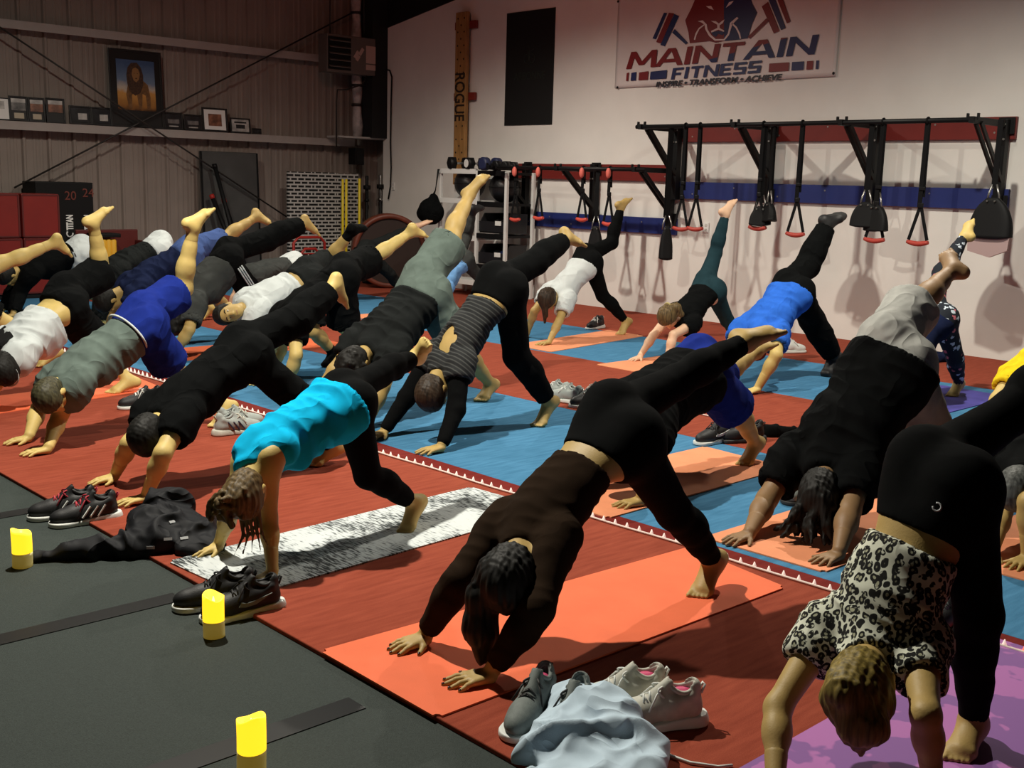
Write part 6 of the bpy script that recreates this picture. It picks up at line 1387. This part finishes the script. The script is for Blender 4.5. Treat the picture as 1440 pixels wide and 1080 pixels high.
def wp2(px, py, z, x=x, y=y): p = on_z(px, py, 0); return (p[0]-x, p[1]-y, z)
cloth_pile('shirt', [Ell(wp2(826, 1042, .03), (.16, .13, .085), k=.06), Ell(wp2(790, 1065, .03), (.12, .12, .07), k=.06), Ell(wp2(870, 1070, .02), (.12, .11, .06), k=.05), Cap(wp2(795, 1012, .06), wp2(790, 1075, .05), .035, .05, .04), Cap(wp2(820, 1010, .075), wp2(850, 1060, .06), .035, .04, .04), Cap(wp2(850, 1025, .07), wp2(900, 1070, .03), .035, .04, .04), Ell(wp2(835, 1120, .03), (.20, .16, .06), k=.06)], F_PALE, 'pale blue crumpled shirt heaped between two pairs of sneakers', 'shirt', (x, y, 0), amp=.026, fr=19, seed=12, h=.007)
x, y = at0(1305, 506)
cloth_pile('towel', [Ell((0, 0, .02), (.22, .17, .07), k=.05), Ell((.12, -.12, .015), (.12, .1, .05), k=.05)], F_NAVY, 'navy folded cloth lying near the wall behind the floral leggings', 'cloth', (x, y, 0), h=.014)
x, y = at0(1062, 616)
cloth_pile('bag', [Cap((0, 0, .03), (.22, -.12, .02), .05, .03, .04)], F_BLACK, 'small black cloth item behind the heel on the peach mat', 'cloth', (x+.12, y-.02, 0), h=.012, amp=.008)
# ------------------------------------------------------------------ candles
WAX = mat('candle_wax', (.80, .76, .42, 1), .5, emit=(1., .62, .06, 1), estr=.12); WAXL = mat('candle_glow', (1., .80, .10, 1), .5, emit=(1., .58, .015, 1), estr=1.5)
FLM = mat('candle_flame', (1, .8, .3, 1), .5, emit=(1, .62, .12, 1), estr=5)
def candle(px, pyb, hgt, r, label):
    p = on_z(px, pyb, ZB); o = empty('led_candle', (p[0], p[1], ZB), random.random()*6, label, 'candle', 'lit candles on the black floor')
    for nm, za, zb_, m in (('wax_base', 0., .40, WAX), ('wax_top', .40, 1., WAXL)):
        mb = MB(); bm = mb.bm; n = 28; rings = []
        ps = [za+(zb_-za)*i/5 for i in range(6)]
        for t in ps: rings.append([bm.verts.new((r*(1+.02*math.sin(3*a+t*4))*math.cos(a), r*(1+.02*math.sin(3*a+t*4))*math.sin(a), hgt*t+(.010*math.sin(a+.6)+.004*math.sin(3*a) if t == 1. else 0))) for a in [2*math.pi*i/n for i in range(n)]])
        if nm == 'wax_top':
            rings.append([bm.verts.new((.86*v.co.x, .86*v.co.y, v.co.z+.001)) for v in rings[-1]]); rings.append([bm.verts.new((.80*v.co.x, .80*v.co.y, hgt-.03)) for v in rings[-1]])
        for A, B in zip(rings, rings[1:]):
            for i in range(n): f = bm.faces.new((A[i], A[(i+1) % n], B[(i+1) % n], B[i])); f.smooth = True
        bm.faces.new(rings[0][::-1]); bm.faces.new(rings[-1]); mb.build(nm, m, o)
    mb = MB(); mb.lathe((0, 0, hgt-.032), [(.004, 0), (.006, .008), (.004, .02), (.001, .030)], 10); mb.build('flame', FLM, o)
candle(32, 796, .150, .040, 'lit yellow pillar candle at the end of the jacket sleeve')
candle(301, 894, .150, .038, 'lit yellow pillar candle in front of the black sneakers')
candle(354, 1084, .158, .040, 'lit yellow pillar candle nearest the camera on the black floor')
# ------------------------------------------------------------------ people
def hang(A, n=1): return A
def pony(root, pts):      # chain of capsules in head coordinates then world offsets
    return [(root, pts[0][0], pts[0][1], pts[0][2], .02)]
def chain(ps, rs, k=.02): return [(ps[i], ps[i+1], rs[i], rs[i+1], k) for i in range(len(ps)-1)]
def short(m=M_HAIRBLACK, off=.010, amp=.002, nape=.075): return dict(mat=m, off=off, amp=amp, nape=nape, hang=False, fr=200)
H_BLK = M_HAIRBLACK
def hairm(n, c): return mat('hair_'+n, c, .55, var=.6, vscale=90, aniso=(1, 1, .08), spec=.25)
H_BRN = hairm('brown', (.030, .018, .010, 1)); H_BLD = hairm('blond', (.20, .145, .035, 1)); H_LBR = hairm('light_brown', (.115, .075, .030, 1)); H_GRY = hairm('grey', (.08, .085, .08, 1)); H_OLV = hairm('short_brown', (.05, .045, .022, 1))
def a1_hair(A):
    q = A['at']; h = A['hd']; r = h+np.array([-.050, .050, .035]); t = h+np.array([-.075, .065, -.05]); u = h+np.array([-.080, .070, -.16]); e = h+np.array([-.070, .060, -.27]); e[2] = max(.035, e[2])
    return chain([h+np.array([-.01, .01, .03]), r], [.055, .036], .03)+chain([r, t, u, e], [.038, .046, .050, .020], .03)+chain([t+np.array([.02, -.015, 0]), u+np.array([.02, -.02, -.02]), e+np.array([.02, -.02, .02])], [.03, .034, .014], .02)
def a2_hair(A):
    q = A['at']; r = q(0, -.095, .02); t = r+np.array([-.05, .0, .0]); hd = A['hd']
    o = chain([q(0, -.06, .06), r+np.array([-.02, 0, .0])], [.045, .036], .03)
    b = q(0, -.05, .085); e = b+np.array([.0, -.035, -.13]); e[2] = max(e[2], .05)
    o += chain([r+np.array([-.02, 0, .0]), q(0, -.10, .09), b, (b+e)/2+np.array([-.01, 0, 0]), e], [.030, .045, .052, .040, .010], .03)
    return o+chain([q(.05, -.06, .08), b+np.array([.0, -.05, -.05]), e+np.array([.02, -.03, .06])], [.04, .045, .02], .03)
def a3_hair(A):
    q = A['at']; r = q(.0, -.06, .085); o = chain([q(0, -.03, .06), r], [.05, .05], .03)
    rs = np.random.RandomState(5)
    for i in range(90):
        d = np.clip(rs.randn(3), -1.6, 1.6)*.032; o.append((r+np.array([-.03, .02, -.02])+d, r+np.array([-.03, .02, -.03])+d+rs.randn(3)*.016, .015, .010, .008))
    for i in range(5):
        p = q(.05-.025*i, .06, .05); o += chain([p, p+np.array([.01, -.01, -.09]), p+np.array([.02*i-.03, 0, -.17])], [.010, .007, .003], .006)
    return o
def curls(n, rad, seed):
    def f(A):
        rs = np.random.RandomState(seed); o = []
        for i in range(n):
            d = rs.randn(3); d /= np.linalg.norm(d); 
            if d[1] > .45 and d[2] < .5: d[1] *= -1
            p = A['at'](d[0]*.085, -.015+d[1]*.098, .025+d[2]*.092); o.append((p, p+rs.randn(3)*.01, rad, rad*.8, .006))
        return o
    return f
def longh(n, ln, seed, spread=.05):
    def f(A):
        rs = np.random.RandomState(seed); o = []
        for i in range(n):
            x = -.075+.15*rs.rand(); p = A['at'](x, -.07+.10*rs.rand(), .03+.06*rs.rand()); L = ln*(.6+.5*rs.rand()); e = p+np.array([rs.randn()*spread-.03, rs.randn()*spread, -L]); e[2] = max(e[2], .03); m = (p+e)/2+rs.randn(3)*.02
            o += chain([p, m, e], [.030, .022, .006], .012)
        return o
    return f
def d1_hair(A):
    q = A['at']; r = q(0, -.09, .05); return chain([r, r+np.array([-.02, -.02, -.10]), r+np.array([0, -.05, -.24])], [.035, .035, .012], .02)+chain([q(0, .03, .09), q(0, .06, .09)+np.array([0, 0, -.16])], [.04, .01], .02)
def d2_hair(A):
    q = A['at']; r = q(0, -.10, .02); return chain([r, r+np.array([.05, -.06, .0]), r+np.array([.09, -.09, -.06])], [.03, .045, .03], .02)
def tie_at(x, y, z, r=.02, R=.03):
    def f(A, mb):
        c = A['at'](x, y, z); n = A['c']; u = A['rr']; v = A['f']
        mb.tube([c+(u*math.cos(t)+v*math.sin(t))*R for t in [i*math.pi/8 for i in range(16)]], r*.5, 6, closed=True)
    return f
def leggings(m, ln=1.93, name='leggings', waist=.22, **k): return dict(name=name, mat=m, len=ln, waist=waist, off=.008, amp=k.pop('amp', .0015), fr=50, **k)
def shorts(m, ln=.80, flare=.035, waist=.20, **k): return dict(name='shorts', mat=m, len=ln, flare=flare, waist=waist, off=.022, amp=.009, fr=34, **k)
def trousers(m, wide=.022, ln=1.90, **k): return dict(name='trousers', mat=m, len=ln, wide=wide, waist=.2, off=.012, amp=.007, fr=32, **k)
def tee(m, hem=.20, sleeve=.58, **k): return dict(dict(name='t_shirt', mat=m, hem=hem, sleeve=sleeve, off=.016, drop=.03, flare=.012, amp=.010, fr=32, sflare=.018), **k)
def stripes3(A, body):
    J = A['J']; mb = MB(); k = A['k']; 
    for o in (-.022, 0, .022):
        p, kn, an = J['pl'], J['kl'], J['al']; ax = U(an-p); lat = np.array([0, -1., 0]); fw = U(np.cross(ax, lat))
        mb.tube([p+(kn-p)*.15+lat*.150*k+fw*o, p+(kn-p)*.5+lat*.136*k+fw*o, kn+lat*.122*k+fw*o, kn+(an-kn)*.4+lat*.118*k+fw*o, an+lat*.095*k+fw*o], .007, 6)
    mb.build('side_stripes', F_WHITE, body)
def leo_post(A, body):
    mb = MB(); J = A['J']; p = J['pl']+A['d']*.118*A['k']-A['r']*.0+A['a']*.06
    c = p; n = U(A['d']*.9-A['r']*.2); u = U(np.cross(n, [0, 0, 1.])); v = np.cross(n, u)
    mb.tube([c+(u*math.cos(t)+v*math.sin(t))*.011 for t in [i*math.pi/8 for i in range(14)]], .0028, 6); mb.build('logo_ring', mat('silver_print', (.45, .46, .47, 1), .4), body)
def headband(A, body):
    mb = MB(); q = A['at']; mb.tube([q(.088*math.cos(t), -.010+.110*math.sin(t), .045+.012*math.sin(t)) for t in [i*math.pi/14 for i in range(28)]], .006, 6, closed=True); mb.build('headband', F_WHITE, body)
def jersey_post(A, body):
    headband(A, body); co = A['core']; k = A['k']; L = co.L
    # bold dark lettering across the upper back
    for j, s_ in enumerate((1.05,)):
        c = co.P0+co.a*co.L*s_+A['d']*.125*k; 
        text_mesh('lettering', 'NJ', .13, c-A['r']*.02, U(-A['r']), U(-co.a*1.0-A['d']*.05), M_BLACK, body, .012, bold=.010, width=.17)
def d3_post(A, body):
    mb = MB(); q = A['at']; mb.tube([q(.088*math.cos(t), -.010+.108*math.sin(t), .04) for t in [i*math.pi/14 for i in range(28)]], .016, 8, closed=True); mb.build('headband', mat('maroon_cloth', (.16, .02, .03, 1), .8), body)
    J = A['J']; e, w = J['er'], J['wr']; c = e+(w-e)*.86; n = U(w-e); u = U(np.cross(n, [0, 0, 1])); v = np.cross(n, u)
    mb = MB(); mb.tube([c+(u*math.cos(t)+v*math.sin(t))*.036 for t in [i*math.pi/8 for i in range(16)]], .010, 6, closed=True); mb.build('wrist_watch', M_BLACK, body)
NAIL = mat('nail_dark', (.03, .006, .01, 1), .25)
SPEC = {
 'A1': dict(label='woman in brown long sleeved top and black leggings, bare foot raised, on the orange mat', res=0, skin=1, nails=NAIL, legs=leggings(F_TIGHT, waist=.30), shirt=dict(name='long_sleeved_top', mat=F_BROWN, hem=.40, sleeve=1.93, off=.009, amp=.004, fr=60, neck=.070), hair=dict(mat=H_BLK, off=.012, extra=a1_hair, tie=tie_at(0, -.05, .10))),
 'A2': dict(label='woman in leopard print blouse and black leggings with blond ponytail, on the purple mat', res=0, skin=1, legs=leggings(F_TIGHT, waist=.30), shirt=dict(name='blouse', mat=F_LEO, hem=.42, sleeve=.40, off=.012, soff=.007, drop=.02, amp=.010, fr=34, sflare=.012, neck=.078), hair=dict(mat=H_BLD, off=.012, extra=a2_hair), post=leo_post),
 'A3': dict(label='girl in cyan tank top and black leggings with curly bun, on grey streaked mat', res=0, skin=0, legs=leggings(F_TIGHT, 1.84, waist=.22), shirt=dict(name='tank_top', mat=F_CYAN, hem=.06, sleeve=0, off=.016, drop=.05, flare=.02, amp=.012, fr=30, neck=.10), hair=dict(mat=H_LBR, off=.012, extra=a3_hair, amp=.003)),
 'A4': dict(label='person in plain black tee and black trousers with hands on red strip behind the jacket', res=0, skin=0, legs=trousers(F_BLACK, ln={'l': 1.86, 'r': 1.80}), shirt=tee(F_BLACK, hem=.16, build=1.), hair=short(off=.014)),
 'A5': dict(label='boy in grey green tee and royal blue shorts, second from left in the front row', res=0, skin=0, legs=shorts(F_BLUE, .82, .05, band=F_WHITE, bandat=.205, bandoff=.026, bandw=.007), shirt=tee(F_SAGE, hem=.22, drop=.05), hair=short(H_OLV, .006)),
 'A6': dict(label='person in white jersey with dark lettering, black shorts and headband at the left edge', res=0, skin=0, legs=shorts(F_BLACK, .95, .05, waist=.16), shirt=tee(F_WHITE, hem=.42, drop=.10, flare=.02, amp=.016), hair=short(off=.016), post=jersey_post),
 'A7': dict(label='bare leg of a person mostly outside the left edge, stretched across the red boxes', res=1, skin=0, legs=shorts(F_BLACK, .7), shirt=tee(F_BLACK), hair=short()),
 'B1': dict(label='person in black long sleeves and ribbed top with bare upper back on blue strip', res=0, skin=1, legs=dict(name='trousers', mat=F_TIGHT, len={'l': 1.90, 'r': 1.90}, wide=.012, waist=.20, off=.012, amp=.004, fr=34), shirt=dict(name='ribbed_top', mat=F_RIB, hem=.25, sleeve=.30, off=.016, amp=.008, fr=50, neck=.075, holes=[((.86, .12, .00), .075), ((.74, .115, .035), .060), ((.92, .115, -.05), .05), ((.80, .11, -.045), .045)]), hair=short(H_BRN, .012), sleeves=F_TIGHT),
 'B2': dict(label='person in charcoal tee and grey green shorts with dark curls, bare leg raised highest', res=0, skin=1, build=1.06, legs=shorts(F_SAGE, .92, .05), shirt=tee(F_CHAR, hem=.20, drop=.05, amp=.014), hair=dict(mat=H_BLK, off=.012, extra=curls(70, .02, 3), hang=False, amp=.002)),
 'B3': dict(label='person in black tee and long black shorts, pale bare leg raised over brown wheel', res=1, skin=0, legs=shorts(F_BLACK, .96, .05), shirt=tee(F_BLACK, hem=.22), hair=short()),
 'B4': dict(label='man in white tee turning his face toward the camera, black socks', res=1, skin=1, eyes=True, face=(-.62, -.75, -.05), crown=(-.75, .35, -.25), legs=shorts(F_CHAR, .9, .03), shirt=tee(F_WHITE, hem=.30, sleeve=.85, drop=.04), hair=short(off=.012, nape=.03), shoes='rl', shoemat=F_BLACK, shoename='sock', shoeoff=.005, shoetop=.74),
 'C2': dict(label='person in black long sleeves and pinkish white shorts at far left behind white jersey', res=2, skin=1, legs=shorts(F_WHITE, .8, .04, band=F_BLACK), shirt=dict(name='long_sleeved_shirt', mat=F_BLACK, hem=.2, sleeve=1.9, off=.02, drop=.06, amp=.01, fr=30), hair=short()),
 'C3': dict(label='person in charcoal long sleeves and white shorts, between the black box and navy tee', res=2, skin=0, legs=shorts(F_WHITE, .8, .04), shirt=dict(name='long_sleeved_shirt', mat=F_CHAR, hem=.2, sleeve=1.85, off=.022, drop=.06, amp=.012, fr=30), hair=short()),
 'C4': dict(label='person in navy tee and denim shorts behind the raised leg in royal blue shorts', res=1, skin=1, legs=shorts(F_DENIM, .95, .025, waist=.16), shirt=tee(F_NAVY, hem=.14, drop=.05, amp=.014), hair=short()),
 'C5': dict(label='person with curly black hair in grey tee and black track pants with three stripes', res=1, skin=1, legs=trousers(F_BLACK, .03), shirt=tee(F_DGREY, hem=.22, drop=.10, flare=.03, sleeve=.75), hair=dict(mat=H_BLK, off=.015, extra=curls(80, .024, 8), hang=False, amp=.002), post=stripes3),
 'C6': dict(label='person in dark grey tee and white shorts bent low behind the man in white tee', res=2, skin=3, legs=shorts(F_WHITE, .8, .04), shirt=tee(F_DGREY, hem=.15, drop=.04), hair=short()),
 'C7': dict(label='person in dark grey leggings and black top far back in front of the brown wheel', res=2, skin=3, legs=leggings(F_CHAR), shirt=tee(F_BLACK, hem=.1), hair=short()),
 'C8': dict(label='person in charcoal leggings and light blue tee in front of the weight shelf', res=2, skin=1, legs=leggings(F_DGREY, 1.95), shirt=tee(F_LBLUE, hem=.12), hair=short(H_BRN), shoes='r', shoemat=S_BLK, shoename='shoe'),
 'D1': dict(label='woman in white tee and black leggings with dark ponytail on peach mat by wall', res=1, skin=1, legs=leggings(F_TIGHT, 1.92), shirt=tee(F_WHITE, hem=.16, sleeve=.6), hair=dict(mat=H_BRN, off=.014, extra=d1_hair)),
 'D2': dict(label='woman in black top and teal leggings, tied brown hair, leg raised beside wall outlet', res=1, skin=3, legs=leggings(F_TEAL, 1.92), shirt=dict(name='t_shirt', mat=F_BLACK, hem=.16, sleeve=.4, off=.012, drop=.02, amp=.008, fr=36), hair=dict(mat=H_LBR, off=.014, extra=d2_hair, tie=tie_at(0, -.11, .02), tiemat=mat('scrunchie', (.40, .33, .14, 1), .8))),
 'D3': dict(label='man in bright blue tee, black trousers and black shoes, one shoe raised toward strap', res=1, skin=0, legs=trousers(F_BLACK, .03, 1.92), shirt=tee(F_SKY, hem=.10, drop=.05, amp=.012), hair=short(H_BRN), shoes='rl', shoemat=S_BLK, shoename='shoe', shoesole=S_DKS, post=d3_post),
 'D4': dict(label='woman in navy top and floral leggings, bare foot raised toward the widest black sling', res=1, skin=0, legs=leggings(F_FLORAL, 1.93), shirt=tee(F_NAVY, hem=.12, sleeve=.9, drop=.04), hair=short(H_BRN, .015)),
 'D5': dict(label='person in yellow tee mostly outside the right edge of the picture', res=2, skin=0, legs=trousers(F_BLACK), shirt=tee(F_YELLOW, hem=.1, drop=.06), hair=short()),
 'E1': dict(label='person in black tee and blue shorts on the peach mat behind the woman in brown', res=0, skin=1, build=1.05, legs=shorts(F_BLUE, .92, .045, waist=.24), shirt=tee(F_BLACK, hem=.10, drop=.08, flare=.03, sleeve=.75, off=.036), hair=short()),
 'E2': dict(label='person with long dark hair, black tee and pale grey shorts behind the leopard blouse', res=0, skin=2, build=1.06, legs=shorts(F_GREYL, .92, .05, waist=.20), shirt=tee(F_BLACK, hem=.03, drop=.10, flare=.03, sleeve=.72, amp=.014, off=.034, soff=.018), hair=dict(mat=H_BLK, off=.014, extra=longh(26, .24, 4, .06))),
 'E3': dict(label='person with short grey hair and black tee cut by the right edge', res=1, skin=1, legs=trousers(F_BLACK), shirt=tee(F_BLACK, hem=.12, drop=.06), hair=short(H_GRY, .008)),
}
import time as _t
for key, D in POSES.items():
    t0 = _t.time(); person(key, D['J'], D['H'], D['st'], D['sex'], SPEC[key])
# extra black sleeves under the ribbed top
A_ = PEOPLE['B1']; J_b = A_['J']; prs = []
for s in 'rl':
    prs += [Cap(J_b['s'+s]+(J_b['e'+s]-J_b['s'+s])*.12, J_b['e'+s], .060, .050, .03), Cap(J_b['e'+s], J_b['w'+s]+(J_b['e'+s]-J_b['w'+s])*.1, .050, .036, .03)]
lo = np.array([p.box()[0] for p in prs]).min(0)-.04; hi = np.array([p.box()[1] for p in prs]).max(0)+.04
g = Grid(lo, hi, .009); garment('sleeves', g, add(g, g.field(), prs, .004), F_TIGHT, A_['o'], seed=4, amp=.004, fr=50, rl=1)
# ------------------------------------------------------------------ light
w = bpy.data.worlds.new('world'); scn.world = w; w.use_nodes = True
w.node_tree.nodes['Background'].inputs[0].default_value = (.55, .42, .38, 1); w.node_tree.nodes['Background'].inputs[1].default_value = .018
def spot(name, loc, tgt, power, col, size=158, blend=.75, rad=.055):
    l = bpy.data.lights.new(name, 'SPOT'); l.energy = power; l.color = col; l.spot_size = math.radians(size); l.spot_blend = blend; l.shadow_soft_size = rad
    o = bpy.data.objects.new(name, l); COL.objects.link(o); o.location = loc
    o.rotation_euler = (Vector(tgt)-Vector(loc)).to_track_quat('-Z', 'Y').to_euler(); return o
def fixture(loc, label):
    o = empty('ceiling_lamp', loc, 0, label, 'lamp', None)
    mb = MB(); mb.lathe((0, 0, .06), [(.16, 0), (.17, .02), (.10, .16), (.03, .2)], 24); mb.build('shade', M_STEEL, o)
    mb = MB(); mb.tube([(0, 0, .25), (0, 0, 6.2-loc[2])], .008, 6); mb.build('cord', M_STEEL, o)
K = [((2.5, 5.2, 4.4), (3.2, 5.0, 0), 1180), ((7.7, 10.2, 4.4), (7.8, 10.0, 0), 600), ((7.7, 4.2, 4.4), (7.8, 4.4, 0), 640), ((4.4, 10.8, 4.5), (4.9, 11.6, 0), 400)]  # last entry is an added lamp that brightens the corrugated wall side
WHITE_L = (1.0, .94, .81)
for i, (a_, b_, p_) in enumerate(K):
    spot('lamp_light', a_, b_, p_, WHITE_L); fixture((a_[0], a_[1], a_[2]+.02), ['ceiling lamp hanging above the front row', 'ceiling lamp hanging above the back left of the wall row', 'ceiling lamp hanging above the back right of the wall row', 'added ceiling lamp brightening the side near the corrugated wall'][i])
spot('red_light', (6., 9., 4.7), (10.5, 11., 3.9), 110, (1., .33, .22), 160, 1., .4)
scn.view_settings.view_transform = 'Standard'; scn.view_settings.look = 'None'; scn.view_settings.gamma = 1; scn.view_settings.use_curve_mapping = False
scn.view_settings.exposure = 0.
